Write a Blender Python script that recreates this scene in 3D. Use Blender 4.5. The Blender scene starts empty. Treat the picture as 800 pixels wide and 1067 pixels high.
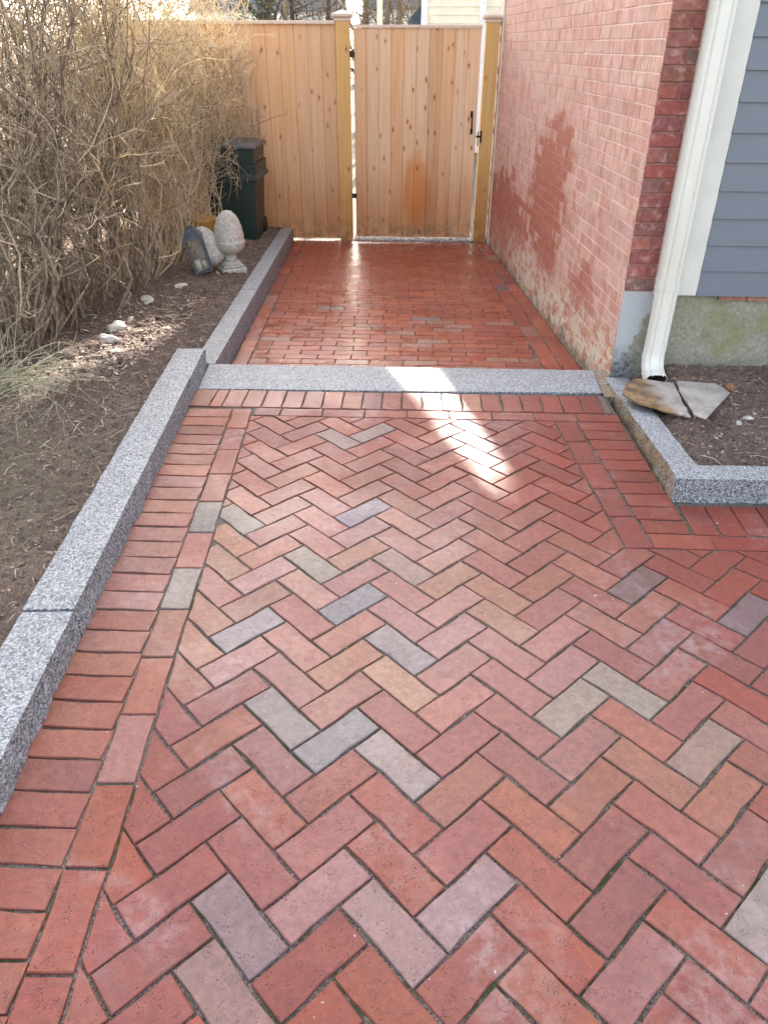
import bpy, bmesh, math, random
from mathutils import Vector, Matrix, noise
random.seed(7)
sc = bpy.context.scene
R = math.radians
# ---------------------------------------------------------------- camera
cam_d = bpy.data.cameras.new('camera'); cam = bpy.data.objects.new('camera', cam_d)
sc.collection.objects.link(cam); sc.camera = cam
pitch, roll, yaw = R(31.842), R(0.184), R(-2.104)
fw = Vector((math.sin(yaw)*math.cos(pitch), math.cos(yaw)*math.cos(pitch), -math.sin(pitch)))
rt = Vector((math.cos(yaw), -math.sin(yaw), 0)); up = rt.cross(fw)
r2 = rt*math.cos(roll) + up*math.sin(roll); u2 = -rt*math.sin(roll) + up*math.cos(roll)
M = Matrix((r2, u2, -fw)).transposed().to_4x4(); M.translation = Vector((0.884, -3.428, 1.545))
cam.matrix_world = M
cam_d.sensor_fit = 'HORIZONTAL'; cam_d.sensor_width = 36; cam_d.lens = 783.04/800*36
cam_d.clip_start = 0.05; cam_d.clip_end = 2000
# ---------------------------------------------------------------- light
SUNV = Vector((0.125, 2.15, 1.0)).normalized()
SUN_EL = math.asin(SUNV.z); SUN_AZ = math.atan2(SUNV.x, SUNV.y)
w = bpy.data.worlds.new('World'); sc.world = w; w.use_nodes = True
nt = w.node_tree; bg = nt.nodes['Background']
sky = nt.nodes.new('ShaderNodeTexSky'); sky.sky_type = 'NISHITA'; sky.sun_disc = False
sky.sun_elevation = SUN_EL; sky.sun_rotation = SUN_AZ; sky.dust_density = 3.0; sky.air_density = 1.0; sky.ozone_density = 0.6
hz = nt.nodes.new('ShaderNodeHueSaturation'); hz.inputs['Saturation'].default_value = 0.5   # thin high haze greys the sky
nt.links.new(sky.outputs[0], hz.inputs['Color']); nt.links.new(hz.outputs[0], bg.inputs[0]); bg.inputs[1].default_value = 0.14
sd = bpy.data.lights.new('sun', 'SUN'); sd.energy = 5.0; sd.angle = R(0.5); sd.color = (1, 0.95, 0.86)
so = bpy.data.objects.new('sun', sd); sc.collection.objects.link(so)
so.rotation_euler = (-SUNV).to_track_quat('-Z', 'Y').to_euler(); so.location = (0, 0, 20)
sc.view_settings.view_transform = 'Standard'; sc.view_settings.look = 'None'
sc.view_settings.exposure = 2.4; sc.view_settings.gamma = 1
sc.cycles.use_denoising = True; sc.cycles.max_bounces = 6; sc.cycles.diffuse_bounces = 4
sc.cycles.sample_clamp_indirect = 8
# ---------------------------------------------------------------- helpers
def tag(o, label=None, cat=None, group=None, kind=None):
    if label: o['label'] = label
    if cat: o['category'] = cat
    if group: o['group'] = group
    if kind: o['kind'] = kind
    return o
def link(o, parent=None):
    sc.collection.objects.link(o)
    if parent is not None: o.parent = parent
    return o
def empty(name, loc=(0, 0, 0), rz=0):
    o = bpy.data.objects.new(name, None); o.location = loc; o.rotation_euler = (0, 0, rz)
    o.empty_display_size = .1
    return link(o)
class MB:
    def __init__(s): s.v = []; s.f = []; s.m = []; s.sm = []
    def add(s, vs, fs, mi=0, smooth=False):
        n = len(s.v); s.v += [tuple(a) for a in vs]
        for f in fs: s.f.append(tuple(i+n for i in f)); s.m.append(mi); s.sm.append(smooth)
    def box(s, x0, x1, y0, y1, z0, z1, mi=0, T=None):
        vs = [Vector((x, y, z)) for z in (z0, z1) for y in (y0, y1) for x in (x0, x1)]
        if T: vs = [T @ v for v in vs]
        s.add(vs, [(0,2,3,1),(4,5,7,6),(0,1,5,4),(2,6,7,3),(0,4,6,2),(1,3,7,5)], mi)
    def prism(s, poly, z0, z1, mi=0, T=None):
        n = len(poly); vs = [Vector((x, y, z)) for z in (z0, z1) for x, y in poly]
        if T: vs = [T @ v for v in vs]
        s.add(vs, [tuple(reversed(range(n))), tuple(range(n, 2*n))] + [(i, (i+1) % n, n+(i+1) % n, n+i) for i in range(n)], mi)
    def tube(s, pts, rad, sides=5, mi=0, cap=True, smooth=True):
        n = len(s.v); P = [Vector(p) for p in pts]; k = len(P)
        prev = Vector((0.3, 0.9, 0.1))
        for i, p in enumerate(P):
            d = (P[min(i+1, k-1)] - P[max(i-1, 0)])
            if d.length < 1e-9: d = Vector((0, 0, 1))
            d.normalize(); a = prev - d*prev.dot(d)
            if a.length < 1e-5: a = d.orthogonal()
            a.normalize(); b = d.cross(a); prev = a
            r = rad[i] if hasattr(rad, '__len__') else rad
            for j in range(sides):
                t = 2*math.pi*j/sides
                q = p + (a*math.cos(t) + b*math.sin(t))*r
                s.v.append((q.x, q.y, q.z))
        for i in range(k-1):
            for j in range(sides):
                j2 = (j+1) % sides
                s.f.append((n+i*sides+j, n+i*sides+j2, n+(i+1)*sides+j2, n+(i+1)*sides+j)); s.m.append(mi); s.sm.append(smooth)
        if cap:
            s.f.append(tuple(n+j for j in reversed(range(sides)))); s.m.append(mi); s.sm.append(False)
            s.f.append(tuple(n+(k-1)*sides+j for j in range(sides))); s.m.append(mi); s.sm.append(False)
    def lathe(s, prof, sides=24, mi=0, fn=None):
        n = len(s.v)
        for (r, z) in prof:
            for j in range(sides):
                t = 2*math.pi*j/sides; rr = r*(fn(t, z) if fn else 1)
                s.v.append((rr*math.cos(t), rr*math.sin(t), z))
        for i in range(len(prof)-1):
            for j in range(sides):
                j2 = (j+1) % sides
                s.f.append((n+i*sides+j, n+i*sides+j2, n+(i+1)*sides+j2, n+(i+1)*sides+j)); s.m.append(mi); s.sm.append(True)
        s.f.append(tuple(n+j for j in reversed(range(sides)))); s.m.append(mi); s.sm.append(False)
        s.f.append(tuple(n+(len(prof)-1)*sides+j for j in range(sides))); s.m.append(mi); s.sm.append(False)
    def mesh(s, name, mats):
        me = bpy.data.meshes.new(name); me.from_pydata(s.v, [], s.f)
        if not isinstance(mats, (list, tuple)): mats = [mats]
        for m in mats: me.materials.append(m)
        me.polygons.foreach_set('material_index', s.m)
        me.polygons.foreach_set('use_smooth', s.sm)
        me.update(); return me
    def build(s, name, mats, parent=None, loc=(0, 0, 0), rot=None):
        o = bpy.data.objects.new(name, s.mesh(name, mats)); o.location = loc
        if rot: o.rotation_euler = rot
        return link(o, parent)
def bevel(o, wd=.004, seg=2):
    m = o.modifiers.new('bevel', 'BEVEL'); m.width = wd; m.segments = seg; m.limit_method = 'ANGLE'; m.angle_limit = R(40)
    return o
# ---------------------------------------------------------------- node helper
class NT:
    def __init__(s, name):
        s.m = bpy.data.materials.new(name); s.m.use_nodes = True
        s.n = s.m.node_tree.nodes; s.l = s.m.node_tree.links; s.b = s.n['Principled BSDF']
        s.tc = s.n.new('ShaderNodeTexCoord'); s.geo = s.n.new('ShaderNodeNewGeometry'); s.oi = s.n.new('ShaderNodeObjectInfo')
    def set(s, sock, v):
        if isinstance(v, bpy.types.NodeSocket): s.l.new(v, sock)
        elif isinstance(v, (tuple, list)) and len(v) == 3 and sock.type == 'RGBA': sock.default_value = (*v, 1)
        else: sock.default_value = v
    def math(s, op, a, b=0.0, c=None, clamp=False):
        n = s.n.new('ShaderNodeMath'); n.operation = op; n.use_clamp = clamp
        s.set(n.inputs[0], a); s.set(n.inputs[1], b)
        if c is not None: s.set(n.inputs[2], c)
        return n.outputs[0]
    def vmath(s, op, a, b):
        n = s.n.new('ShaderNodeVectorMath'); n.operation = op; s.set(n.inputs[0], a); s.set(n.inputs[1], b); return n.outputs[0]
    def coord(s, rnd=True, scale=(1, 1, 1), world=False):
        c = s.geo.outputs['Position'] if world else s.tc.outputs['Object']
        if rnd and not world:
            k = s.vmath('SCALE', (17.3, 9.1, 23.7), (0, 0, 0)); n = k.node; s.set(n.inputs['Scale'], s.oi.outputs['Random'])
            c = s.vmath('ADD', c, k)
        if scale != (1, 1, 1): c = s.vmath('MULTIPLY', c, scale)
        return c
    def noise(s, vec, scale, detail=3, rough=.55, dist=0):
        n = s.n.new('ShaderNodeTexNoise'); s.set(n.inputs['Vector'], vec); n.inputs['Scale'].default_value = scale
        n.inputs['Detail'].default_value = detail; n.inputs['Roughness'].default_value = rough; n.inputs['Distortion'].default_value = dist
        return n.outputs['Fac']
    def voro(s, vec, scale, feat='F1', out='Distance', rand=1):
        n = s.n.new('ShaderNodeTexVoronoi'); n.feature = feat; s.set(n.inputs['Vector'], vec); n.inputs['Scale'].default_value = scale
        n.inputs['Randomness'].default_value = rand
        return n.outputs[out]
    def ramp(s, f, lo, hi, a=0.0, b=1.0):
        n = s.n.new('ShaderNodeMapRange'); n.clamp = True; n.interpolation_type = 'SMOOTHSTEP'
        s.set(n.inputs['Value'], f); n.inputs['From Min'].default_value = lo; n.inputs['From Max'].default_value = hi
        n.inputs['To Min'].default_value = a; n.inputs['To Max'].default_value = b
        return n.outputs[0]
    def mix(s, f, a, b, mode='MIX'):
        n = s.n.new('ShaderNodeMix'); n.data_type = 'RGBA'; n.blend_type = mode
        s.set(n.inputs[0], f); s.set(n.inputs[6], a); s.set(n.inputs[7], b); return n.outputs[2]
    def sep(s, v):
        n = s.n.new('ShaderNodeSeparateXYZ'); s.l.new(v, n.inputs[0]); return n.outputs
    def bump(s, h, strength=.3, dist=.01, prev=None):
        n = s.n.new('ShaderNodeBump'); n.inputs['Strength'].default_value = strength; n.inputs['Distance'].default_value = dist
        s.set(n.inputs['Height'], h)
        if prev is not None: s.l.new(prev, n.inputs['Normal'])
        return n.outputs[0]
    def out(s, col=None, rough=None, normal=None, **kw):
        if col is not None: s.set(s.b.inputs['Base Color'], col)
        if rough is not None: s.set(s.b.inputs['Roughness'], rough)
        if normal is not None: s.l.new(normal, s.b.inputs['Normal'])
        for k, v in kw.items(): s.set(s.b.inputs[k.replace('_', ' ')], v)
        return s.m
def plain(name, col, rough=.6, var=.15, scale=20, bump=.1, **kw):
    t = NT(name); c = t.coord()
    n = t.noise(c, scale, 4)
    cc = t.mix(t.ramp(n, .3, .7), tuple(x*(1-var) for x in col), tuple(min(1, x*(1+var)) for x in col))
    return t.out(cc, rough, t.bump(t.noise(c, scale*6, 3), bump, .003), **kw)
# ---------------------------------------------------------------- materials
def paver_mat(name, wet=False):
    t = NT(name); c = t.coord(); base = t.oi.outputs['Color']
    big = t.noise(c, 9, 3, .6); fine = t.noise(c, 46, 6, .75); vf = t.noise(c, 320, 2)
    col = t.mix(t.ramp(big, .35, .75, 0, .4), base, t.mix(.45, base, (.14, .06, .07)))
    col = t.mix(t.ramp(t.noise(t.vmath('ADD', c, (4, 2, 1)), 14, 3), .55, .8, 0, .35), col, t.mix(.5, base, (.52, .20, .12)))
    col = t.mix(t.ramp(fine, .36, .62, 0, .45), col, t.mix(.6, col, (.06, .028, .025)))
    # pores and pale grit
    pit = t.ramp(t.voro(c, 210), .10, .34, 1, 0)
    pitm = t.math('MULTIPLY', pit, t.ramp(t.noise(c, 34, 4, .7), .50, .6))
    col = t.mix(t.math('MULTIPLY', pitm, .7), col, (.035, .02, .018))
    gr = t.ramp(t.voro(t.vmath('ADD', c, (1.7, 3.1, 8)), 75), .03, .075, 1, 0)
    grm = t.math('MULTIPLY', gr, t.ramp(t.noise(c, 31, 2), .5, .62))
    col = t.mix(t.math('MULTIPLY', grm, .75), col, (.62, .52, .46))
    # thin mineral bloom drifting over the paving
    wp = t.coord(world=True)
    bl = t.math('MULTIPLY', t.ramp(t.noise(wp, 2.3, 4, .6, .6), .50, .74), t.ramp(t.noise(wp, 26, 4, .65), .35, .7))
    col = t.mix(t.math('MULTIPLY', bl, .14 if wet else .32), col, (.55, .46, .46))
    h = t.math('ADD', t.math('MULTIPLY', fine, .5), t.math('MULTIPLY', big, 1.2))
    h = t.math('SUBTRACT', h, t.math('MULTIPLY', pitm, .7)); h = t.math('ADD', h, t.math('MULTIPLY', grm, .35))
    nrm = t.bump(h, .25 if wet else .8, .005); nrm = t.bump(vf, .15 if wet else .5, .0015, nrm)
    if wet: rough = t.ramp(t.noise(wp, 5, 3), .3, .7, .21, .42)
    else: rough = t.math('ADD', t.ramp(t.noise(wp, 1.8, 3), .35, .65, .36, .58), t.math('MULTIPLY', fine, .12))
    return t.out(col, rough, nrm, Specular_IOR_Level=.38 if wet else .45)
M_PAV = paver_mat('fired clay paver'); M_WET = paver_mat('damp clay paver', True)

t = NT('joint sand'); c = t.coord(world=True)
g1 = t.noise(c, 240, 3, .7); g2 = t.noise(c, 5, 3)
colj = t.mix(t.ramp(g1, .35, .68), (.04, .032, .027), (.27, .225, .19))
colj = t.mix(t.math('MULTIPLY', t.ramp(g2, .46, .62), t.ramp(t.noise(c, 60, 3), .38, .58)), colj, (.045, .06, .022))
M_JOINT = t.out(colj, .95, t.bump(g1, .9, .004))

def granite(name, lo=(.10, .105, .115), mid=(.30, .305, .315), hi=(.52, .52, .53), warm=0.0, b=.5):
    t = NT(name); c = t.coord()
    v1 = t.voro(c, 190, out='Color'); x = t.sep(v1)[0]; y = t.sep(v1)[1]
    col = t.mix(t.ramp(x, .15, .5), lo, mid); col = t.mix(t.ramp(y, .55, .85), col, hi)
    col = t.mix(t.ramp(t.noise(c, 420, 3), .56, .66, 0, .8), col, (.04, .04, .045))
    n = t.noise(c, 7, 4); col = t.mix(t.ramp(n, .3, .7, 0, .28), col, t.mix(1.0, col, (.72, .72, .74), 'MULTIPLY'))
    if warm: col = t.mix(t.ramp(t.noise(c, 11, 4), .35, .6, .15, warm), col, t.mix(1.0, col, (.95, .70, .46), 'MULTIPLY'))
    h = t.math('ADD', t.math('MULTIPLY', x, .35), t.noise(c, 90, 5, .7))
    return t.out(col, .62, t.bump(h, b, .006))
M_GTOP = granite('thermal granite', lo=(.13, .135, .145), mid=(.30, .305, .315), hi=(.50, .50, .51), b=.4)
M_GSIDE = granite('split granite', lo=(.06, .065, .075), mid=(.23, .24, .26), hi=(.5, .5, .52), b=.9)
M_GWARM = granite('stained split granite', lo=(.10, .09, .08), mid=(.30, .27, .22), hi=(.55, .50, .42), warm=.8, b=.9)

t = NT('planting bed mulch'); c = t.coord(world=True)
n1 = t.noise(c, 26, 6, .7); n2 = t.noise(c, 130, 4, .7); n3 = t.noise(c, 3, 3)
cm = t.mix(t.ramp(n2, .3, .7), (.055, .035, .028), (.27, .185, .145)); cm = t.mix(t.ramp(n1, .4, .75, 0, .6), cm, (.33, .235, .18))
cm = t.mix(t.ramp(n3, .35, .7, 0, .5), cm, t.mix(1.0, cm, (.55, .5, .5), 'MULTIPLY'))
cm = t.mix(t.ramp(t.voro(c, 55), .05, .11, .9, 0), cm, (.30, .23, .18))
gx = t.sep(c); moss_flare = t.math('MULTIPLY', t.ramp(gx[1], -.1, -.7), t.ramp(gx[0], -.2, -.6))
cm = t.mix(t.math('MULTIPLY', moss_flare, t.ramp(t.noise(c, 12, 4), .35, .6, .1, .42)), cm, (.19, .18, .105))  # olive lens flare haze painted into the near soil along with some moss
M_SOIL = t.out(cm, .95, t.bump(t.math('ADD', n1, t.math('MULTIPLY', n2, .5)), .9, .02))
t = NT('mulch chip'); c = t.coord(world=True)
M_CHIP = t.out(t.mix(t.ramp(t.noise(c, 14, 3), .38, .62), (.12, .08, .06), (.42, .31, .235)), .9)
t = NT('sun lightened wood chip'); c = t.coord(world=True)
M_CHIP2 = t.out(t.mix(t.ramp(t.noise(c, 20, 3), .38, .62), (.38, .29, .21), (.60, .50, .38)), .9)  # tone raised to brighten the sunny patch, sunlight put into the colour
t = NT('ground'); c = t.coord(world=True)
M_GROUND = t.out(t.mix(t.ramp(t.noise(c, .8, 5), .35, .65), (.16, .13, .10), (.20, .19, .13)), .95, t.bump(t.noise(c, 30, 4), .6, .03))
t = NT('pea gravel'); c = t.coord(world=True); v = t.voro(c, 75, out='Color'); d = t.voro(c, 75)
M_GRAVEL = t.out(t.mix(t.sep(v)[0], (.22, .20, .18), (.55, .53, .50)), .8, t.bump(t.math('SUBTRACT', 1.0, d), 1, .012))

def wood(name, tone, knots=True, stain=True):
    t = NT(name); c = t.coord(); base = t.mix(1.0, tone, t.oi.outputs['Color'], 'MULTIPLY')
    g = t.noise(t.vmath('MULTIPLY', c, (60, 60, 1.6)), 1.0, 5, .65, .3)
    g2 = t.noise(t.vmath('MULTIPLY', c, (11, 11, .7)), 1.0, 3, .5, 1.2)
    col = t.mix(t.ramp(g, .35, .7, 0, .65), base, t.mix(1.0, base, (.84, .70, .55), 'MULTIPLY'))
    col = t.mix(t.ramp(g2, .45, .7, 0, .5), col, t.mix(1.0, col, (.93, .82, .70), 'MULTIPLY'))
    if knots:
        kp = t.sep(c); cb = t.n.new('ShaderNodeCombineXYZ'); t.set(cb.inputs[0], t.math('MULTIPLY', kp[0], 8.0)); t.set(cb.inputs[1], t.math('MULTIPLY', kp[2], 3.6)); kc = cb.outputs[0]
        kd = t.voro(kc, 1.0); kd.node.voronoi_dimensions = '2D'; kq = t.voro(kc, 1.0, out='Color'); kq.node.voronoi_dimensions = '2D'
        kr = t.sep(kq)[1]; on = t.math('MULTIPLY', t.ramp(kr, .50, .54), t.ramp(t.oi.outputs['Random'], .15, .6, .25, 1))
        k1 = t.math('MULTIPLY', t.ramp(kd, .05, .17, 1, 0), on); k2 = t.math('MULTIPLY', t.ramp(kd, .025, .075, 1, 0), on)
        col = t.mix(t.math('MULTIPLY', k1, .7), col, t.mix(1.0, base, (.72, .42, .24), 'MULTIPLY'))
        col = t.mix(t.math('MULTIPLY', k2, .9), col, (.10, .045, .02))
    if stain:   # rain splash and mildew creeping up from the paving, one rust coloured runoff mark
        w = t.coord(world=True); p = t.sep(w)
        up_ = t.math('ADD', p[2], t.math('MULTIPLY', t.noise(t.vmath('MULTIPLY', w, (9, 9, 2)), 1.0, 4, .6), -.75))
        col = t.mix(t.ramp(up_, -.5, .32, .72, 0), col, t.mix(1.0, col, (.66, .43, .25), 'MULTIPLY'))
        low = t.math('MULTIPLY', t.ramp(p[2], -.22, .02, 1, 0), t.ramp(t.noise(w, 9, 4, .7), .42, .6))
        col = t.mix(t.math('MULTIPLY', low, .5), col, (.075, .065, .035))
        dx = t.math('DIVIDE', t.math('SUBTRACT', p[0], .90), .17); dz = t.math('DIVIDE', t.math('SUBTRACT', p[2], .20), .46)
        rr = t.math('ADD', t.math('MULTIPLY', dx, dx), t.math('MULTIPLY', dz, dz))
        rr = t.math('ADD', rr, t.math('MULTIPLY', t.noise(w, 9, 3), .9))
        col = t.mix(t.ramp(rr, .6, 1.6, .8, 0), col, t.mix(1.0, col, (.90, .50, .14), 'MULTIPLY'))
    return t.out(col, .62, t.bump(g, .35, .002))
M_CEDAR = wood('cedar board', (.80, .575, .385)); M_PT = wood('pressure treated pine', (.70, .45, .17), True, True)
M_CAPW = wood('sun bleached cap wood', (.74, .64, .56), False, False)

# wall brick: paint washed pink with the bare red showing in the damp patches
def wall_mat(name, mortar):
    t = NT(name); w = t.coord(world=True); p = t.sep(w); c = t.coord()
    rnd = t.oi.outputs['Color']; Y, Z = p[1], p[2]
    n = t.noise(w, 7, 5, .65); n2 = t.noise(w, 38, 4, .7); ns = t.noise(t.vmath('MULTIPLY', w, (20, 20, 9)), 1.0, 4, .7)
    pink = t.mix(t.ramp(n, .3, .7), (.55, .265, .20), (.69, .42, .335))
    pink = t.mix(t.ramp(ns, .45, .7, 0, .7), pink, (.76, .56, .47))
    red = t.mix(t.ramp(n2, .3, .7), (.35, .09, .055), (.50, .175, .11))
    if mortar:
        pink = t.mix(.6, pink, (.86, .72, .64)); red = t.mix(.5, red, (.70, .42, .32))
    else:
        pink = t.mix(1.0, pink, rnd, 'MULTIPLY'); red = t.mix(1.0, red, rnd, 'MULTIPLY')
    cell = s_n = t.n.new('ShaderNodeTexWhiteNoise'); sn = t.vmath('SNAP', t.vmath('ADD', w, (5, .02, .036)), (50, .205, .0672)); t.l.new(sn, cell.inputs['Vector']); cellv = cell.outputs['Value']
    pink = t.mix(t.math('MULTIPLY', cellv, .35), pink, t.mix(1.0, pink, (.82, .74, .72), 'MULTIPLY'))
    def blob(cy, cz, ry, rz, lo=.55, hi=1.35, slant=0):
        yy = t.math('DIVIDE', t.math('SUBTRACT', t.math('ADD', Y, t.math('MULTIPLY', Z, slant)), cy), ry)
        zz = t.math('DIVIDE', t.math('SUBTRACT', Z, cz), rz)
        r = t.math('ADD', t.math('MULTIPLY', yy, yy), t.math('MULTIPLY', zz, zz))
        r = t.math('ADD', r, t.math('MULTIPLY', t.math('SUBTRACT', n, .5), 2.6))
        r = t.math('ADD', r, t.math('MULTIPLY', t.math('SUBTRACT', cellv, .5), .9))
        return t.ramp(r, lo, hi, 1, 0)
    m = t.math('MAXIMUM', blob(4.2, .12, 1.25, .42), blob(2.75, .62, .62, .55, slant=.35))
    m = t.math('MAXIMUM', m, blob(2.45, .30, .35, .35))
    m = t.math('MAXIMUM', m, t.math('MULTIPLY', blob(1.35, .12, .35, .32), .8))
    m = t.math('MULTIPLY', m, .95)
    col = t.mix(m, pink, red)
    # rising damp: flaking cream render, orange core, green at the foot
    zl = t.math('ADD', Z, t.math('MULTIPLY', t.math('SUBTRACT', Y, .6), .035))
    zl = t.math('ADD', zl, t.math('MULTIPLY', t.math('SUBTRACT', n, .5), .55))
    fl = t.math('MULTIPLY', t.ramp(zl, .04, .30, 1, 0), t.ramp(Y, 3.2, 4.4, 1, .3))
    n4 = t.noise(t.vmath('MULTIPLY', w, (9, 9, 14)), 1.0, 4, .6, .8)
    core = t.mix(t.ramp(n4, .40, .58), (.52, .20, .11), (.70, .60, .47))
    core = t.mix(t.ramp(t.noise(w, 17, 3), .52, .64), core, (.72, .64, .52))
    col = t.mix(t.math('MULTIPLY', fl, .85), col, core)
    gr = t.math('MULTIPLY', t.ramp(zl, -.22, -.02, 1, 0), t.ramp(n2, .35, .6, .45, 1))
    col = t.mix(gr, col, t.mix(n2, (.10, .085, .045), (.20, .18, .11)))
    return t.out(col, .85, t.bump(t.math('ADD', n2, ns), .5, .006))
M_WB = wall_mat('washed pink wall brick', False); M_WM = wall_mat('washed pink wall mortar', True)
t = NT('red end brick'); c = t.coord(); base = t.oi.outputs['Color']
n = t.noise(c, 40, 4, .65); wv = t.noise(t.coord(world=True), 20, 4)
col = t.mix(t.ramp(n, .35, .7), base, t.mix(1.0, base, (.7, .62, .66), 'MULTIPLY'))
col = t.mix(t.ramp(wv, .52, .68, 0, .55), col, (.52, .33, .29))
col = t.mix(t.ramp(t.voro(c, 90), .05, .1, .8, 0), col, (.7, .6, .55))
M_EB = t.out(col, .8, t.bump(n, .5, .004))
M_EM = plain('lime mortar', (.33, .16, .13), .9, .2, 30, .5)
t = NT('parged foundation'); w = t.coord(world=True); p = t.sep(w)
n = t.noise(w, 6, 5, .65); n2 = t.noise(w, 50, 6, .75); n3 = t.noise(t.vmath('ADD', w, (9, 4, 2)), 4, 4, .6)
gre = t.mix(t.ramp(n2, .3, .7), (.20, .185, .145), (.37, .34, .27))
gre = t.mix(t.math('MULTIPLY', t.ramp(n3, .42, .62), t.ramp(p[0], 2.2, 2.6, .1, .85)), gre, t.mix(n2, (.15, .165, .07), (.29, .295, .14)))
gre = t.mix(t.math('MULTIPLY', t.ramp(p[2], .0, .16, 1, 0), t.ramp(n, .35, .6, .3, .9)), gre, (.10, .10, .09))
pe = t.math('ADD', t.math('ADD', p[0], t.math('MULTIPLY', p[2], -.55)), t.math('MULTIPLY', t.math('SUBTRACT', n, .5), .35))
patch = t.ramp(pe, 1.97, 2.0, 1, 0)
gre = t.mix(patch, gre, t.mix(n2, (.40, .41, .42), (.50, .51, .52)))
dk = t.math('MULTIPLY', t.ramp(p[0], 2.03, 2.16, 1, 0), t.ramp(t.math('ADD', p[2], t.math('MULTIPLY', n, -.3)), -.12, .08, 1, 0))
gre = t.mix(t.math('MULTIPLY', dk, .8), gre, t.mix(t.ramp(n2, .4, .6), (.07, .075, .085), (.28, .29, .31)))
M_FOUND = t.out(gre, .9, t.bump(t.math('ADD', n, n2), .6, .012))
t = NT('slate blue clapboard paint'); c = t.coord(); n = t.noise(t.vmath('MULTIPLY', c, (1, 20, 20)), 3, 4)
M_SIDING = t.out(t.mix(n, (.130, .142, .172), (.160, .172, .202)), .45, t.bump(t.noise(c, 90, 3), .12, .002))
t = NT('cream trim paint'); c = t.coord(); n = t.noise(t.vmath('MULTIPLY', c, (6, 6, 1)), 2, 5)
M_CREAM = t.out(t.mix(t.ramp(n, .3, .75), (.74, .69, .56), (.58, .53, .40)), .42, t.bump(n, .12, .003))
M_GUTTER = t = None
t = NT('white enamel downspout'); c = t.coord(world=True); n = t.noise(t.vmath('MULTIPLY', c, (9, 9, 2)), 1, 5); sp = t.voro(c, 55)
cc = t.mix(t.ramp(n, .45, .75, 0, .45), (.72, .70, .63), (.56, .50, .37)); cc = t.mix(t.math('MULTIPLY', t.ramp(sp, .03, .07, 1, 0), t.ramp(t.sep(c)[2], .1, .8, .8, .15)), cc, (.30, .24, .16))
M_PIPE = t.out(cc, .35)
M_TRIMW = plain('pale trim paint', (.64, .62, .56), .45, .05, 6, .05)
t = NT('flagstone'); c = t.coord(world=True); n = t.noise(c, 8, 5); n2 = t.noise(c, 45, 4); p = t.sep(c)
cc = t.mix(t.ramp(n, .3, .7), (.30, .25, .22), (.50, .44, .39)); cc = t.mix(t.ramp(n2, .4, .7, 0, .5), cc, (.58, .50, .43))
fe = t.math('ADD', t.math('SUBTRACT', 2.17, p[0]), t.math('MULTIPLY', t.math('SUBTRACT', n, .5), .25))
cc = t.mix(t.ramp(fe, .02, .12), cc, t.mix(t.ramp(t.noise(c, 13, 5, .65), .38, .62), (.10, .055, .025), (.30, .18, .08)))
M_FLAG = t.out(cc, .7, t.bump(t.math('ADD', n, n2), .5, .008))
t = NT('cast concrete ornament'); c = t.coord(); n = t.noise(c, 45, 4, .7)
cc = t.mix(t.ramp(n, .3, .7), (.40, .37, .32), (.66, .63, .57)); cc = t.mix(t.ramp(t.noise(c, 6, 3), .5, .7, 0, .5), cc, (.35, .31, .24))
M_CAST = t.out(cc, .9, t.bump(n, .7, .008))
M_BIN = plain('dark green bin plastic', (.016, .035, .03), .45, .25, 8, .08)
M_LID = plain('grey black bin lid', (.09, .09, .095), .45, .2, 8, .1)
M_IRON = plain('blackened lantern steel', (.075, .085, .10), .5, .3, 20, .2)
M_RUST = plain('rusted lantern side', (.14, .11, .08), .7, .4, 30, .3)
M_WAX = plain('candle wax', (.78, .72, .52), .4, .06, 10, .05)
t = NT('lantern glass'); M_GLASS = t.out((1, 1, 1), .03); t.b.inputs['Transmission Weight'].default_value = .95; t.b.inputs['IOR'].default_value = 1.3
M_BLACK = plain('black iron hardware', (.02, .02, .022), .4, .2, 30, .1, Metallic=.6)
M_TERRA = plain('ochre glazed clay', (.46, .27, .06), .6, .2, 12, .1)
def bark(name, a, b, sc_=14):
    t = NT(name); c = t.coord(rnd=True); n = t.noise(t.vmath('MULTIPLY', c, (6, 6, 1.2)), sc_, 4, .7)
    return t.out(t.mix(t.ramp(n, .35, .68), a, b), .85, t.bump(n, .7, .01))
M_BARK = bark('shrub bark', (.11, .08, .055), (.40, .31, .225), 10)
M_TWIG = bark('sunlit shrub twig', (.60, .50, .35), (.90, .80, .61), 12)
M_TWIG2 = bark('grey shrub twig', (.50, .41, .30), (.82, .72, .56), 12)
M_TWIGP = bark('sunlit pale shrub twig', (.72, .60, .42), (.95, .86, .68), 12)  # the hedge's sunlit glow is put into pale twig colours and added translucency
def translucent(m, f):
    n = m.node_tree.nodes; l = m.node_tree.links; b = n['Principled BSDF']; o = n['Material Output']
    tr = n.new('ShaderNodeBsdfTranslucent'); mx = n.new('ShaderNodeMixShader'); mx.inputs[0].default_value = f
    l.new(b.inputs['Base Color'].links[0].from_socket, tr.inputs['Color']); l.new(b.outputs[0], mx.inputs[1]); l.new(tr.outputs[0], mx.inputs[2]); l.new(mx.outputs[0], o.inputs['Surface'])
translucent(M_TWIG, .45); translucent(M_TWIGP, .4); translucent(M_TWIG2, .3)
M_TBARK = bark('tree bark', (.10, .08, .06), (.26, .20, .15), 4)
M_DBARK = bark('dark tree bark', (.035, .03, .028), (.12, .10, .09), 4)
M_BUD = plain('yellow bud', (.75, .62, .05), .6, .2, 10, 0)
M_CONE = plain('cone scale', (.5, .5, .5))
M_CREAMH = plain('cream clapboard', (.84, .79, .62), .6, .06, 4, .05)
M_ROOF = plain('grey shingle roof', (.13, .13, .14), .85, .25, 5, .3)
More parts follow.
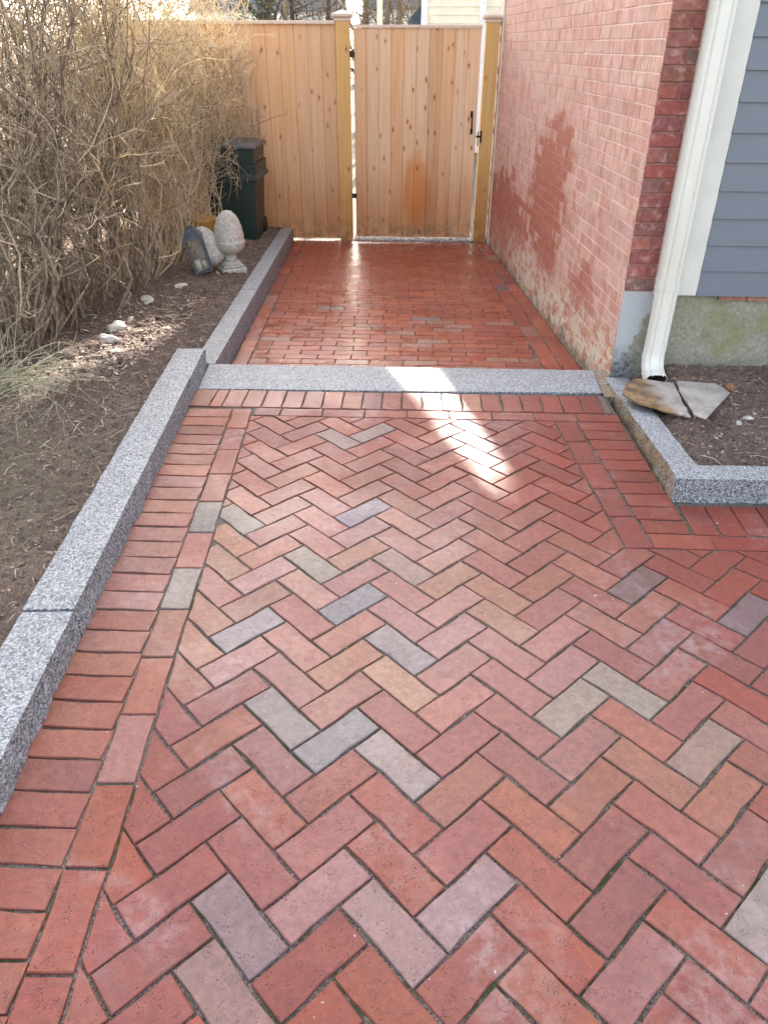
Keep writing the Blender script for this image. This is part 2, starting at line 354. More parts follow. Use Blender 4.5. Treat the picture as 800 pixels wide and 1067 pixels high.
M_WHITEH = plain('white clapboard', (.80, .80, .79), .55, .04, 4, .05)
M_PANE = plain('dark window pane', (.05, .06, .075), .08, .1, 3, 0)
M_LEAF = plain('dry leaf', (.32, .15, .07), .7, .3, 30, .1)
M_EVER = plain('evergreen leaf', (.05, .08, .025), .6, .4, 20, 0)
M_PEB = plain('pale pebble', (.52, .48, .42), .75, .25, 20, .3)
# ================================================================= GROUND
PATH0, SL = -.15, .03
def path_z(y): return PATH0 - SL*(y-.62)
def wall_x(y): return 1.985 - .0625*(y-.55)
def kerbL_top_in(y):     # lower left kerb, inner top line
    return -.265 + (.57-y)*.071
def upk_x(y): return -.251 - (y-1.07)*.0436      # foot of upper kerb
g = MB(); S = 400
ys = [-S, -8, 5.15, 5.6, 14, S]; zs = [-.45, -.45, -.45, -.31, -.31, -.31]
for i in range(5):
    g.add([(-S, ys[i], zs[i]), (S, ys[i], zs[i]), (S, ys[i+1], zs[i+1]), (-S, ys[i+1], zs[i+1])], [(0, 1, 2, 3)])
tag(g.build('ground', M_GROUND), kind='structure', label='bare late winter ground reaching past the fence')
# ----------------------------------------------------------------- pavers
def clip(poly, nx, ny, d):           # keep nx*x+ny*y <= d
    out = []; n = len(poly)
    for i in range(n):
        a, b = poly[i], poly[(i+1) % n]; da = nx*a[0]+ny*a[1]-d; db = nx*b[0]+ny*b[1]-d
        if da <= 0: out.append(a)
        if (da < 0) != (db < 0) and abs(da-db) > 1e-12:
            t_ = da/(da-db); out.append((a[0]+(b[0]-a[0])*t_, a[1]+(b[1]-a[1])*t_))
    return out
def area(p): return .5*sum(p[i][0]*p[(i+1) % len(p)][1]-p[(i+1) % len(p)][0]*p[i][1] for i in range(len(p)))
def inset(poly, d):
    n = len(poly); q = list(poly)
    for i in range(n):
        a, b = poly[i], poly[(i+1) % n]; ex, ey = b[0]-a[0], b[1]-a[1]; L = math.hypot(ex, ey)
        if L < 1e-6: continue
        nx, ny = ey/L, -ex/L; q = clip(q, nx, ny, nx*a[0]+ny*a[1]-d)
        if len(q) < 3: return []
    return q
def clean(poly, eps=.004):
    out = []
    for p in poly:
        if not out or math.hypot(p[0]-out[-1][0], p[1]-out[-1][1]) > eps: out.append(p)
    while len(out) > 2 and math.hypot(out[0][0]-out[-1][0], out[0][1]-out[-1][1]) < eps: out.pop()
    return out
def paver_mesh(poly, seed, mat, seg=.055, wob=.003, h=.055):
    rnd = random.Random(seed); pts = []
    n = len(poly)
    for i in range(n):
        a, b = poly[i], poly[(i+1) % n]; L = math.hypot(b[0]-a[0], b[1]-a[1]); k = max(1, int(L/seg))
        nx, ny = (b[1]-a[1])/L, -(b[0]-a[0])/L
        for j in range(k):
            t_ = j/k
            o = rnd.uniform(-wob*1.6, wob*.5) if j else 0
            cr = (-.0025*rnd.random() if rnd.random() > .12 else -.008*rnd.random()) if j == 0 else 0
            pts.append((a[0]+(b[0]-a[0])*t_+nx*(o+cr), a[1]+(b[1]-a[1])*t_+ny*(o+cr)))
    m = MB(); k = len(pts); cx = sum(p[0] for p in pts)/k; cy = sum(p[1] for p in pts)/k
    def ring(ins, z, jz=0):
        r = []
        for (x, y) in pts:
            dx, dy = x-cx, y-cy; L = math.hypot(dx, dy) or 1
            q = ins*(1+rnd.random()*.6) if ins else 0
            r.append((x-dx/L*q*1.2, y-dy/L*q*1.2, z-rnd.random()*jz))
        return r
    vs = ring(0, -h)+ring(0, -.003, .0018)+ring(.0022, -.0002, .0008)
    fs = [tuple(range(2*k, 3*k))]+[(r*k+i, r*k+(i+1) % k, (r+1)*k+(i+1) % k, (r+1)*k+i) for r in (0, 1) for i in range(k)]
    m.add(vs, fs); me = m.mesh('brick', mat)
    for p in me.polygons: p.use_smooth = p.index > k
    return me
WP, LP = .1, .2245; J = .0042
REDS = [(.37, .078, .044), (.34, .070, .042), (.40, .092, .048), (.31, .070, .048), (.36, .084, .058), (.38, .078, .040), (.33, .085, .066), (.41, .11, .060)]
def mixc(a, b, f): return tuple(a[i]*(1-f)+b[i]*f for i in range(3))
SPECIAL = [((.11,-1.02),(.27,.25,.22)),((.14,-1.45),(.31,.26,.23)),((.37,-1.65),(.29,.25,.26)),((.72,-1.51),(.27,.27,.28)),((.55,-1.29),(.32,.27,.22)),((.54,-.36),(.25,.17,.15)),
 ((.70,-.93),(.27,.21,.26)),((.54,-1.98),(.255,.22,.20)),((.71,-2.07),(.235,.225,.23)),((.87,-1.72),(.32,.27,.26)),((.87,-2.15),(.36,.28,.26)),((.56,-2.57),(.25,.17,.175)),
 ((1.03,-2.5),(.33,.20,.20)),((.88,-2.57),(.34,.20,.19)),((1.35,-1.94),(.36,.28,.22)),((1.51,-1.86),(.37,.30,.24)),((1.68,-1.36),(.17,.09,.08)),((2.03,-1.3),(.24,.15,.15)),
 ((2.01,-1.51),(.22,.14,.145)),((1.66,-2.53),(.34,.27,.24)),((.55,-2.72),(.27,.15,.135)),((1.66,-2.08),(.37,.24,.18)),((1.59,-2.0),(.40,.24,.14)),((.16,-2.14),(.42,.17,.14)),
 ((1.83,-1.85),(.34,.055,.03)),((.80,-2.33),(.33,.135,.135)),((.70,-2.47),(.36,.16,.15)),((1.25,-2.35),(.33,.14,.145)),((1.33,-2.6),(.33,.11,.095)),((1.05,-1.15),(.40,.22,.22)),((.19,-.96),(.29,.26,.22)),((.84,-1.33),(.40,.26,.21)),((.52,-2.23),(.40,.12,.07)),((.72,-.22),(.29,.19,.17)),((1.9,.12),(.20,.11,.10)),((1.2,.13),(.42,.15,.08)),((.38,-1.5),(.38,.2,.14))]
def tone(x, y, rnd):
    for (sx, sy), col in SPECIAL:
        if math.hypot(sx-x, sy-y) < .062: k_ = rnd.uniform(.80, .90); col = mixc(col, (.44, .25, .20), .16); return tuple(c*k_ for c in col)
    b = rnd.choice(REDS)
    # pale lens flare veil painted into the middle bricks; the right side stays rain darkened
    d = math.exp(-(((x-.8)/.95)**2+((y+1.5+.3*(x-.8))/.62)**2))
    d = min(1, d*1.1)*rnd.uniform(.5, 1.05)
    b = mixc(b, rnd.choice([(.33, .13, .14), (.42, .18, .13), (.26, .11, .11), (.38, .13, .08)]), .30*rnd.random()**1.5)
    if x < .1: b = mixc(b, (.38, .125, .075), .5)
    if x > 1.0 and y > -1.6: b = mixc(b, (.33, .052, .026), min(.8, (x-1.0)*1.6))
    k_ = rnd.uniform(.65, .87); b = tuple(c*k_*rnd.uniform(.97, 1.03) for c in b)
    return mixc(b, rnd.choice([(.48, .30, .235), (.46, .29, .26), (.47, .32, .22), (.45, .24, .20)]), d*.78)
_pv = {}
def place_paver(cx, cy, ang, L, W, root, mat, z=0, tilt=.5, rnd=random, slope=0, name='brick', col=None):
    key = (round(L, 3), round(W, 3), rnd.randrange(6), mat.name)
    if key not in _pv:
        l, w_ = L/2-J/2, W/2-J/2
        _pv[key] = paver_mesh([(-l, -w_), (l, -w_), (l, w_), (-l, w_)], hash(key[:3]) & 9999, mat)
    o = bpy.data.objects.new(name, _pv[key]); o.location = (cx, cy, z+rnd.uniform(-.0012, .0012))
    o.rotation_euler = (R(rnd.uniform(-tilt, tilt))+slope, R(rnd.uniform(-tilt, tilt)), ang+R(rnd.uniform(-.7, .7)))
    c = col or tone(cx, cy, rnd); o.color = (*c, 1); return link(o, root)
def poly_paver(poly, root, mat, seed, z=0, rnd=random):
    poly = clean(inset(poly, J/2))
    if len(poly) < 3 or area(poly) < .0009: return
    cx = sum(p[0] for p in poly)/len(poly); cy = sum(p[1] for p in poly)/len(poly)
    o = bpy.data.objects.new('brick', paver_mesh([(p[0]-cx, p[1]-cy) for p in poly], seed, mat))
    o.location = (cx, cy, z+rnd.uniform(-.001, .001)); o.rotation_euler = (R(rnd.uniform(-.4, .4)), R(rnd.uniform(-.4, .4)), 0)
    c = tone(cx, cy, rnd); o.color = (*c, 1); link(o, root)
def bed(name, poly, z, slope=None):
    m = MB(); m.add([(x, y, z if slope is None else slope(y)+z) for x, y in poly], [tuple(range(len(poly)))])
    return m.build(name, M_JOINT)
XL = lambda y: .1-.058*y            # right edge of left border column
XR = lambda y: 1.578-.0878*(y+.04)   # left edge of right border column
Y0, Y1 = -.07, -1.150
patio = bed('herringbone_paving', [(-.25, .25), (-.02, -3.6), (4.5, -3.6), (4.5, -.75), (1.9, -.75), (1.86, .25)], -.0065)
tag(patio, 'red clay pavers laid in herringbone across the patio', kind='structure')
rnd = random.Random(11); s2 = math.sqrt(.5); A = Vector((s2, -s2)); B = Vector((s2, s2)); hx, hy = .757, -.262
seed = 0
for i in range(-6, 14):
    for j in range(-18, 34):
        o_ = Vector((hx+i*LP*2*s2, hy-j*WP*2*s2))
        for kk in (0, 1):
            if kk == 0: c0 = o_; da, db, ang = A*LP, B*WP, -math.pi/4
            else: c0 = o_+A*LP; da, db, ang = A*WP, B*LP, math.pi/4
            P = [c0, c0+da, c0+da+db, c0+db]; P = [(p.x, p.y) for p in P]
            cx = sum(p[0] for p in P)/4; cy = sum(p[1] for p in P)/4
            if cy < -3.25 or cy > .15 or cx < -.3 or cx > 2.75: continue
            # skip what the photograph never shows (beside or behind the camera foot)
            if cy < -2.95 or cx > 1.95+(cy+3)*.75*.9: 
                if cx > 2.62 or cy < -3.05: continue
            Q = clip(P, -1, -.058, -.1)           # x >= XL(y)
            Q = clip(Q, 0, 1, Y0)
            if len(Q) >= 3:
                inq = any(p[0] > XR(p[1])+1e-6 and p[1] > Y1+1e-6 for p in Q)
                if inq:
                    if cy < Y1 and cx > XR(cy)-.02: Q = clip(Q, 0, 1, Y1)
                    elif cx < XR(cy) or cy >= Y1:
                        if cx >= XR(cy) and cy >= Y1:
                            Q1 = clip(Q, 1, .0878, 1.578-.0878*.04); Q2 = clip(Q, 0, 1, Y1)
                            Q = Q1 if (len(Q1) > 2 and (len(Q2) < 3 or area(Q1) > area(Q2))) else Q2
                        else: Q = clip(Q, 1, .0878, 1.578-.0878*.04)
            if len(Q) < 3 or area(Q) < .0012: continue
            seed += 1
            if abs(area(Q)-WP*LP) < 1e-5: place_paver(cx, cy, ang+(0 if kk == 0 else 0), LP, WP, patio, M_PAV, rnd=rnd)
            else: poly_paver(Q, patio, M_PAV, seed, rnd=rnd)
border = bed('border_paving', [(-.3, .27), (-.02, -3.3), (.3, -3.3), (XL(-1.2), -1.2), (XL(0), -.02), (1.6, -.02), (1.65, -1.15), (3.2, -1.15), (3.2, -.75), (1.94, -.75), (1.9, .27)], -.0075)
tag(border, 'straight border courses of red brick framing the herringbone', kind='structure')
rnd = random.Random(5)
ang = math.atan(.058)
# left column of stretchers along the path and soldier rows against the kerb
for n in range(13):
    y = .01-LP*(n+.5); place_paver(-.058*y+.05, y, math.pi/2+ang, LP-.001, .1, border, M_PAV, rnd=rnd)
for n in range(32):
    y = .005-.0986*(n+.5)-.0
    x1 = -.058*y; place_paver(x1-.1135, y, R(rnd.uniform(-.6, .6)), .2245, .0986, border, M_PAV, rnd=rnd)
# top: soldier row against the step then one stretcher row
x = -.245; k = 0
while x < 1.86:
    wd = .101 if k != 1 else .062
    if x+wd > 1.9: wd = 1.885-x
    if k == 0: wd = .118
    place_paver(x+wd/2, .14, math.pi/2, .218, wd, border, M_PAV, rnd=rnd); x += wd; k += 1
x = .115; k = 0
while x < 1.90:
    wd = .13 if k == 0 else .2085
    if x+wd > 1.93: wd = 1.915-x
    if wd > .03: place_paver(x+wd/2, -.022, 0, wd, .092, border, M_PAV, rnd=rnd)
    x += wd; k += 1
# right border column, its soldier rows and the return along the planter kerb
for n in range(5):
    y = -.07-.216*(n+.5); place_paver(XR(y)+.056, y, math.pi/2+.0878, .214, .106, border, M_PAV, rnd=rnd)
for n in range(10):
    y = -.07-.098*(n+.5); xa = XR(y)+.112; xb = 1.905-.046*(y+.04)
    place_paver((xa+xb)/2, y, R(rnd.uniform(-.7, .7)), xb-xa, .098, border, M_PAV, rnd=rnd)
x = XR(-1.1)+.11
for n in range(6):
    place_paver(x+.112, -1.10, 0, .2245, .096, border, M_PAV, rnd=rnd); x += .2245
x = 1.955
for n in range(10):
    place_paver(x+.05, -.945, math.pi/2, .212, .1, border, M_PAV, rnd=rnd); x += .1
# ----------------------------------------------------------------- back path (lower, sloping away)
path = bed('path_paving', [(-.30, .60), (2.03, .60), (wall_x(5.3)+.02, 5.3), (upk_x(5.3)-.05, 5.3)], -.006, path_z)
tag(path, 'damp red running bond brick path leading down to the gate', kind='structure')
rnd = random.Random(21); slope = -math.atan(SL); rest = MB(); npart = 0
PR = [(.38, .088, .046), (.35, .08, .046), (.40, .10, .052), (.33, .08, .054), (.42, .115, .058), (.36, .075, .04)]
def pathtone():
    c = rnd.choice(PR)
    if rnd.random() < .015: c = (.22, .16, .15)
    elif rnd.random() < .08: c = (.36, .17, .12)
    k_ = rnd.uniform(.85, 1.1); return tuple(a*k_ for a in c)
for r_ in range(50):
    y = .67+.0915*r_
    if y > 5.16: break
    xa = upk_x(y)+.108; xb = wall_x(y)-.235; off = (.5 if r_ % 2 else 0)+.035*math.sin(r_*.9)+rnd.uniform(-.06, .06)
    x = xa-.217*off
    while x < xb-.02:
        a = max(x, xa); b = min(x+.217, xb)
        if b-a > .03 and y > .72:
            z = path_z(y)
            if npart < 225:
                place_paver((a+b)/2, y, 0, round(b-a, 2) if b-a < .2 else .217, .0915, path, M_WET, z=z, rnd=rnd, slope=slope, tilt=.55, col=pathtone()); npart += 1
            else:
                rest.box(a+.0025, b-.0025, y-.0433, y+.0433, z-.04, z+rnd.uniform(-.0008, .0014), mi=rnd.randrange(4))
        x += .217
for side in (0, 1, 2):
    n = 0; y = .70
    while y < 5.12:
        L = .21 if side else .205; yc = y+L/2
        if side == 0: xc, wd, an = upk_x(yc)+.055, .1, math.pi/2+.0436
        elif side == 1: xc, wd, an = wall_x(yc)-.178, .112, math.pi/2+.0625
        else: xc, wd, an = wall_x(yc)-.064, .112, math.pi/2+.0625
        place_paver(xc, yc, an, L, wd, path, M_WET, z=path_z(yc), rnd=rnd, slope=0, tilt=.3, col=pathtone())
        y += L
def wetvar(i, col):
    m = M_WET.copy(); m.name = 'damp clay paver tone'; n = m.node_tree
    rgb = n.nodes.new('ShaderNodeRGB'); rgb.outputs[0].default_value = (*col, 1)
    oi = [q for q in n.nodes if q.type == 'OBJECT_INFO'][0]
    for l in list(n.links):
        if l.from_node == oi and l.from_socket.name == 'Color': n.links.new(rgb.outputs[0], l.to_socket)
    return m
tag(rest.build('far_bricks', [wetvar(i, c) for i, c in enumerate([(.38, .085, .046), (.34, .08, .048), (.40, .105, .055), (.33, .078, .05)])], path), kind='stuff')
# ================================================================= GRANITE
def rough_block(quad, z0, tops, name, parent, mats, amp=(.002, .010, .010), step=.028, seed=0):
    """quad: 4 plan corners ccw, tops: z at each corner; amp: top, long side, end relief"""
    m = bmesh.new(); q = [Vector((*p, 0)) for p in quad]
    L = (q[1]-q[0]).length; W_ = (q[3]-q[0]).length; H = max(tops)-z0
    nu, nv, nw = max(2, int(L/step)), max(2, int(W_/step)), max(2, int(H/step))
    cache = {}
    def vert(i, j, k):
        if (i, j, k) in cache: return cache[(i, j, k)]
        u, v, w_ = i/nu, j/nv, k/nw
        p = (q[0]*(1-u)*(1-v)+q[1]*u*(1-v)+q[2]*u*v+q[3]*(1-u)*v)
        zt = tops[0]*(1-u)*(1-v)+tops[1]*u*(1-v)+tops[2]*u*v+tops[3]*(1-u)*v
        p.z = z0+(zt-z0)*w_
        s_ = Vector((seed*3.1, 0, 0)); nn = noise.fractal((p+s_)*14, 1, 2, 4)+.5*noise.noise((p+s_)*45)
        edge = 1 if k < nw else .28
        du = (q[1]-q[0]).normalized(); dv = (q[3]-q[0]).normalized()
        if j == 0: p += -dv*nn*amp[1]*edge
        if j == nv: p += dv*nn*amp[1]*edge
        if i == 0: p += -du*nn*amp[2]*edge
        if i == nu: p += du*nn*amp[2]*edge
        if k == nw:
            p.z += nn*amp[0]*.6
            if j in (0, nv) or i in (0, nu): p.z -= .0025
        cache[(i, j, k)] = m.verts.new(p); return cache[(i, j, k)]
    def face(a, mi):
        f = m.faces.new(a); f.material_index = mi; f.smooth = True
    for i in range(nu):
        for j in range(nv): face([vert(i, j, nw), vert(i+1, j, nw), vert(i+1, j+1, nw), vert(i, j+1, nw)], 0)
        for k in range(nw):
            face([vert(i, 0, k), vert(i+1, 0, k), vert(i+1, 0, k+1), vert(i, 0, k+1)], 1)
            face([vert(i+1, nv, k), vert(i, nv, k), vert(i, nv, k+1), vert(i+1, nv, k+1)], 1)
    for j in range(nv):
        for k in range(nw):
            face([vert(0, j+1, k), vert(0, j, k), vert(0, j, k+1), vert(0, j+1, k+1)], len(mats)-1)
            face([vert(nu, j, k), vert(nu, j+1, k), vert(nu, j+1, k+1), vert(nu, j, k+1)], 1)
    me = bpy.data.meshes.new(name); m.to_mesh(me); m.free()
    for mm in mats: me.materials.append(mm)
    me.set_sharp_from_angle(angle=R(42))
    return link(bpy.data.objects.new(name, me), parent)
GM = [M_GTOP, M_GSIDE]
def kerb_run(label, pts, zt, widths, mats=GM, seed=0, z0=-.35, gap=.003, amp=(.002, .009, .006)):
    root = empty('granite_kerb', (0, 0, 0)); tag(root, label, 'kerb', 'grey granite kerbs edging the beds')
    for i in range(len(pts)-1):
        (ax, ay), (bx, by) = pts[i], pts[i+1]; d = Vector((bx-ax, by-ay)).normalized(); n = Vector((-d.y, d.x))*widths
        a = Vector((ax, ay))+d*gap; b = Vector((bx, by))-d*gap
        dz = random.Random(seed+i).uniform(-.002, .003)
        rough_block([a, b, b+n, a+n], z0, [zt[i]+dz, zt[i+1]+dz, zt[i+1]+dz, zt[i]+dz], 'kerb_stone', root, mats, amp, seed=seed+i)
    return root
yy = [-3.3, -1.71, .11, .57]
kerb_run('long grey granite kerb in front, edging the left bed beside the patio', [(kerbL_top_in(y)-.003*(i == 1), y) for i, y in enumerate(yy)], [.11, .11, .112, .112], .152, seed=1)
ku = [(upk_x(y)-.004, y) for y in (.625, 2.36, 3.9, 5.14)]
kerb_run('farther granite kerb between the left bed and the sunken path, ending at the fence', ku, [.0, -.052, -.10, -.145], .125, seed=9, z0=-.5, amp=(.002, .006, .005))
# planter kerb on the right: long leg + return
root = empty('granite_kerb'); tag(root, 'L shaped granite kerb around the small right bed under the downspout', 'kerb', 'grey granite kerbs edging the beds')
rough_block([(1.948, .52), (1.941, -.69), (2.052, -.69), (2.075, .52)], -.35, [.0, .102, .102, .0], 'kerb_stone', root, [M_GTOP, M_GWARM], (.0015, .010, .003), seed=31)
rough_block([(1.935, -.81), (3.3, -.79), (3.3, -.675), (1.941, -.694)], -.35, [.105]*4, 'kerb_stone', root, [M_GTOP, M_GSIDE, M_GWARM], (.0015, .008, .006), seed=33)
st = rough_block([(-.236, .252), (1.888, .288), (1.905, .612), (-.262, .612)], -.5, [.0035]*4, 'granite_step', None, GM, (.001, .004, .004), seed=41)
tag(st, 'wide flat granite step slab between the patio and the sunken path', 'step')
m = MB(); m.add([(1.893, .25, -.30), (1.95, .25, -.30), (1.95, .25, -.004), (1.893, .25, -.004), (1.91, .62, -.30), (wall_x(.62)+.01, .62, -.30), (wall_x(.62)+.01, .62, -.004), (1.91, .62, -.004)],
    [(0, 1, 2, 3), (3, 2, 6, 7), (4, 7, 6, 5)]); tag(m.build('mortar_strip', M_GWARM), kind='structure', label='mortar filling between the step end and the wall foot')
# ================================================================= BEDS
def soil_left(x, y):
    if y < .6: base = .075
    else: base = -.02-.0335*(y-.6)
    t_ = min(1, max(0, (y-.3)/.6)); base = .075*(1-t_)+(-.02-.0335*(max(y, .6)-.6))*t_
    base += .05*min(1, max(0, (-x-.45)/.6))*(1 if y > .5 else .5)
    p = Vector((x, y, 0))
    return base+.018*noise.fractal(p*9, 1, 2, 4)+.016*noise.fractal(p*30, 1, 2, 4)+.02*noise.noise(p*3)
def sheet(name, xs, ys_, fz, mat, label, edge=None):
    m = MB(); nx = len(xs); vs = []
    for y in ys_:
        for x in xs:
            X = edge(x, y) if edge else x; vs.append((X, y, fz(X, y)))
    m.add(vs, [(j*nx+i, j*nx+i+1, (j+1)*nx+i+1, (j+1)*nx+i) for j in range(len(ys_)-1) for i in range(nx-1)], smooth=True)
    return tag(m.build(name, mat), label, kind='structure')
def frange(a, b, n): return [a+(b-a)*i/n for i in range(n+1)]
def ledge(x, y):
    e = kerbL_top_in(y)-.10 if y < .58 else upk_x(y)-.10
    return e+x
sheet('garden_bed', [-3.6+2.0*i/20 for i in range(20)]+[-1.6+1.6*i/120 for i in range(121)], frange(-2.3, 5.3, 520), soil_left, M_SOIL, 'dark mulch planting bed on the left below the bare hedge', ledge)
def soil_right(x, y):
    p = Vector((x, y, 0)); b = min(.066, .102*min(1, (.52-y)/1.18)-.03+max(0, x-2.07)*.45)
    return b+.016*noise.fractal(p*11, 1, 2, 4)+.012*noise.fractal(p*36, 1, 2, 3)
sheet('garden_bed', frange(2.02, 3.3, 120), frange(-.72, .57, 120), soil_right, M_SOIL, 'small right planting bed of dark mulch inside the granite kerb')
# chips of bark and soil crumbs, uncountable
def crumbs(n, fn, fz, rmin, rmax, seed, mats, name, label):
    rnd = random.Random(seed); m = MB()
    for _ in range(n):
        x, y = fn(rnd); r = rnd.uniform(rmin, rmax)*(1 if rnd.random() > .08 else 1.8); z = fz(x, y)+r*.25
        a = rnd.uniform(0, 6.28); ex = Vector((math.cos(a), math.sin(a), rnd.uniform(-.4, .4)))*r*rnd.uniform(1, 2.4)
        ey = Vector((-math.sin(a), math.cos(a), rnd.uniform(-.4, .4)))*r; ez = Vector((0, 0, 1))*r*rnd.uniform(.3, .8); c = Vector((x, y, z))
        m.add([c+ex, c+ey, c-ex, c-ey, c+ez, c-ez], [(0,1,4),(1,2,4),(2,3,4),(3,0,4),(1,0,5),(2,1,5),(3,2,5),(0,3,5)], rnd.randrange(len(mats)))
    return tag(m.build(name, mats), label, kind='stuff')
def rl(rnd):
    y = rnd.uniform(-2.0, 5.1); e = ledge(0, y); return e-.03-abs(rnd.gauss(0, .5)), y
crumbs(9000, rl, soil_left, .002, .007, 3, [M_CHIP, M_CHIP, M_SOIL], 'bark_mulch', 'loose bark crumbs scattered over the left bed')
crumbs(2600, lambda r: (r.uniform(2.07, 3.1), r.uniform(-.66, .5)), soil_right, .002, .007, 4, [M_CHIP, M_SOIL], 'bark_mulch', 'loose bark crumbs scattered over the right bed')
def rl2(rnd):
    return -.62-abs(rnd.gauss(0, .28)), rnd.uniform(.1, 2.1)
crumbs(2200, rl2, soil_left, .003, .011, 8, [M_CHIP, M_CHIP2, M_CHIP], 'wood_chips', 'wood chips beside the hedge with sun brightness put into their pale colour')
crumbs(160, lambda r: (r.uniform(.1, 2.2), r.uniform(-2.9, -.2)), lambda x, y: -.001, .0012, .0022, 9, [M_PEB], 'grit', 'tiny pale grit lying on the pavers')
def litter(n, fn, fz, seed, label):
    rnd = random.Random(seed); m = MB()
    for _ in range(n):
        x, y = fn(rnd); a = rnd.uniform(0, 6.28); L = rnd.uniform(.02, .11); z = fz(x, y)+.006
        p = Vector((x, y, z)); d = Vector((math.cos(a), math.sin(a), 0)); q = p+d*L*.5+Vector((0, 0, rnd.uniform(.0, .012))); e = p+d*L+Vector((-d.y, d.x, 0))*rnd.uniform(-.02, .02)
        e.z = fz(e.x, e.y)+.005; m.tube([p, q, e], rnd.uniform(.0008, .0022), 4, mi=rnd.randrange(2))
    return tag(m.build('twig_litter', [M_CHIP, M_CHIP2]), label, kind='stuff')
litter(520, rl, soil_left, 71, 'fallen twig bits on the left bed'); litter(60, lambda r: (r.uniform(2.07, 3.1), r.uniform(-.66, .5)), soil_right, 72, 'fallen twig bits on the right bed')
def stone(name, loc, r, label, cat, mat=M_PEB, seed=0, sq=(1.4, 1, .6), parent=None, group=None):
    b = bmesh.new(); bmesh.ops.create_icosphere(b, subdivisions=3, radius=1)
    for v in b.verts:
        n = noise.noise(v.co*1.1+Vector((seed*5.3, 0, 0)))*.45+noise.noise(v.co*3.5+Vector((seed, 2, 0)))*.12
        v.co = Vector((v.co.x*sq[0], v.co.y*sq[1], v.co.z*sq[2]))*(1+n)*r
    me = bpy.data.meshes.new(name); b.to_mesh(me); b.free(); me.materials.append(mat)
    for p in me.polygons: p.use_smooth = True
    o = bpy.data.objects.new(name, me); o.location = loc; o.rotation_euler = (0, 0, seed*1.3); link(o, parent)
    return tag(o, label, cat, group) if label else o
for i, (x, y, r, lb) in enumerate([(-.99, 1.18, .055, 'largest pale stone at the hedge foot in the sunny patch'), (-.96, .95, .045, 'long pale stone just nearer than the largest one in the sunny patch'),
    (-.90, 2.35, .035, 'small flat pale stone lying alone on the mulch before the lantern'), (-1.02, 1.9, .05, 'brownish stone at the far edge of the sunny patch'), (-.80, .62, .022, 'small stone in the near part of the sunny patch'),
    (-.36, .80, .016, 'tiny white pebble beside the start of the farther kerb')]):
    stone('garden_stone', (x, y, soil_left(x, y)+r*.2), r, lb, 'stone', M_PEB, i+1, (1.5, .9, .55), group='loose stones in the left bed')
stone('pebble', (2.46, -.16, soil_right(2.46, -.16)+.005), .016, 'pale greenish pebble on the right bed mulch', 'pebble', M_PEB, 12, group='pebbles on the right bed')
stone('pebble', (2.40, -.21, soil_right(2.40, -.21)+.004), .014, 'flat white pebble just left of the greenish one', 'pebble', M_PEB, 13, (1.8, 1, .4), group='pebbles on the right bed')
stone('dry_leaf', (2.50, .19, soil_right(2.5, .19)+.018), .024, 'curled orange brown leaf beside the right flagstone', 'leaf', M_LEAF, 15, (.8, .9, 1.2))
# ================================================================= BRICK HOUSE
house = empty('brick_house', (1.985, .55, 0)); tag(house, 'brick house on the right with pink washed side wall and slate blue clapboard front', 'house')
hl = Vector((1.985, .55, 0))
def hb(name, m, mat): return m.build(name, mat, house, loc=-hl)
# frame of the long wall: along dir du, outward normal no (towards the path)
du = Vector((-.0625, 1, 0)).normalized(); no = Vector((-du.y, du.x, 0))
def WT(u, o, z): return Vector((1.985, .55, z))+du*u+no*o
def wall_box(m, u0, u1, o0, o1, z0, z1, mi=0):
    vs = [WT(u, o, z) for z in (z0, z1) for o in (o0, o1) for u in (u0, u1)]
    m.add(vs, [(0,1,3,2),(4,6,7,5),(0,4,5,1),(2,3,7,6),(0,2,6,4),(1,5,7,3)], mi)
m = MB(); wall_box(m, .02, 4.86, -.30, -.002, -.6, 5.6); hb('wall', m, M_WM)
CH = .0672; ZB = .031
rnd = random.Random(77); cand = []
bm_ = {}
def wb_mesh(L, k):
    key = (round(L, 3), k)
    if key in bm_: return bm_[key]
    r = random.Random(hash(key) & 999); m = MB(); h = CH-.006; a = L-.006; e = .0015
    o1 = [(-a/2, -h/2), (a/2, -h/2), (a/2, h/2), (-a/2, h/2)]
    def j(): return r.uniform(-.002, .002)
    base = [(x, .012, z) for x, z in o1]; mid = [(x+j()*.5, .001, z+j()*.4) for x, z in o1]; top = [(x-math.copysign(e, x)+j(), -.0005+j()*.3, z-math.copysign(e, z)+j()*.5) for x, z in o1]
    m.add(base+mid+top, [(8, 9, 10, 11)]+[(q*4+i, q*4+(i+1) % 4, q*4+4+(i+1) % 4, q*4+4+i) for q in (0, 1) for i in range(4)])
    me = m.mesh('brick', M_WB); bm_[key] = me; return me
angw = math.atan2(du.y, du.x)
row = -6; 
while True:
    z = ZB+CH*(row+.5)
    if z > 2.35: break
    off = (.5 if row % 2 else 0); hdr = (row % 6 == 3); L = .205 if not hdr else .102
    u = .004-(L*.5 if row % 2 and not hdr else 0)
    while u < 4.62:
        a = max(u, .004); b = u+L
        if b-a > .03: cand.append(((a+b)/2, z, b-a))
        u += L
    row += 1
def showsz(c):
    p = WT(c[0], 0, c[1])-Vector((.884, -3.428, 1.545)); return p.length
cand = [c for c in cand if c[1] > path_z(.55+c[0])-.05]
cand.sort(key=showsz); rest = MB()
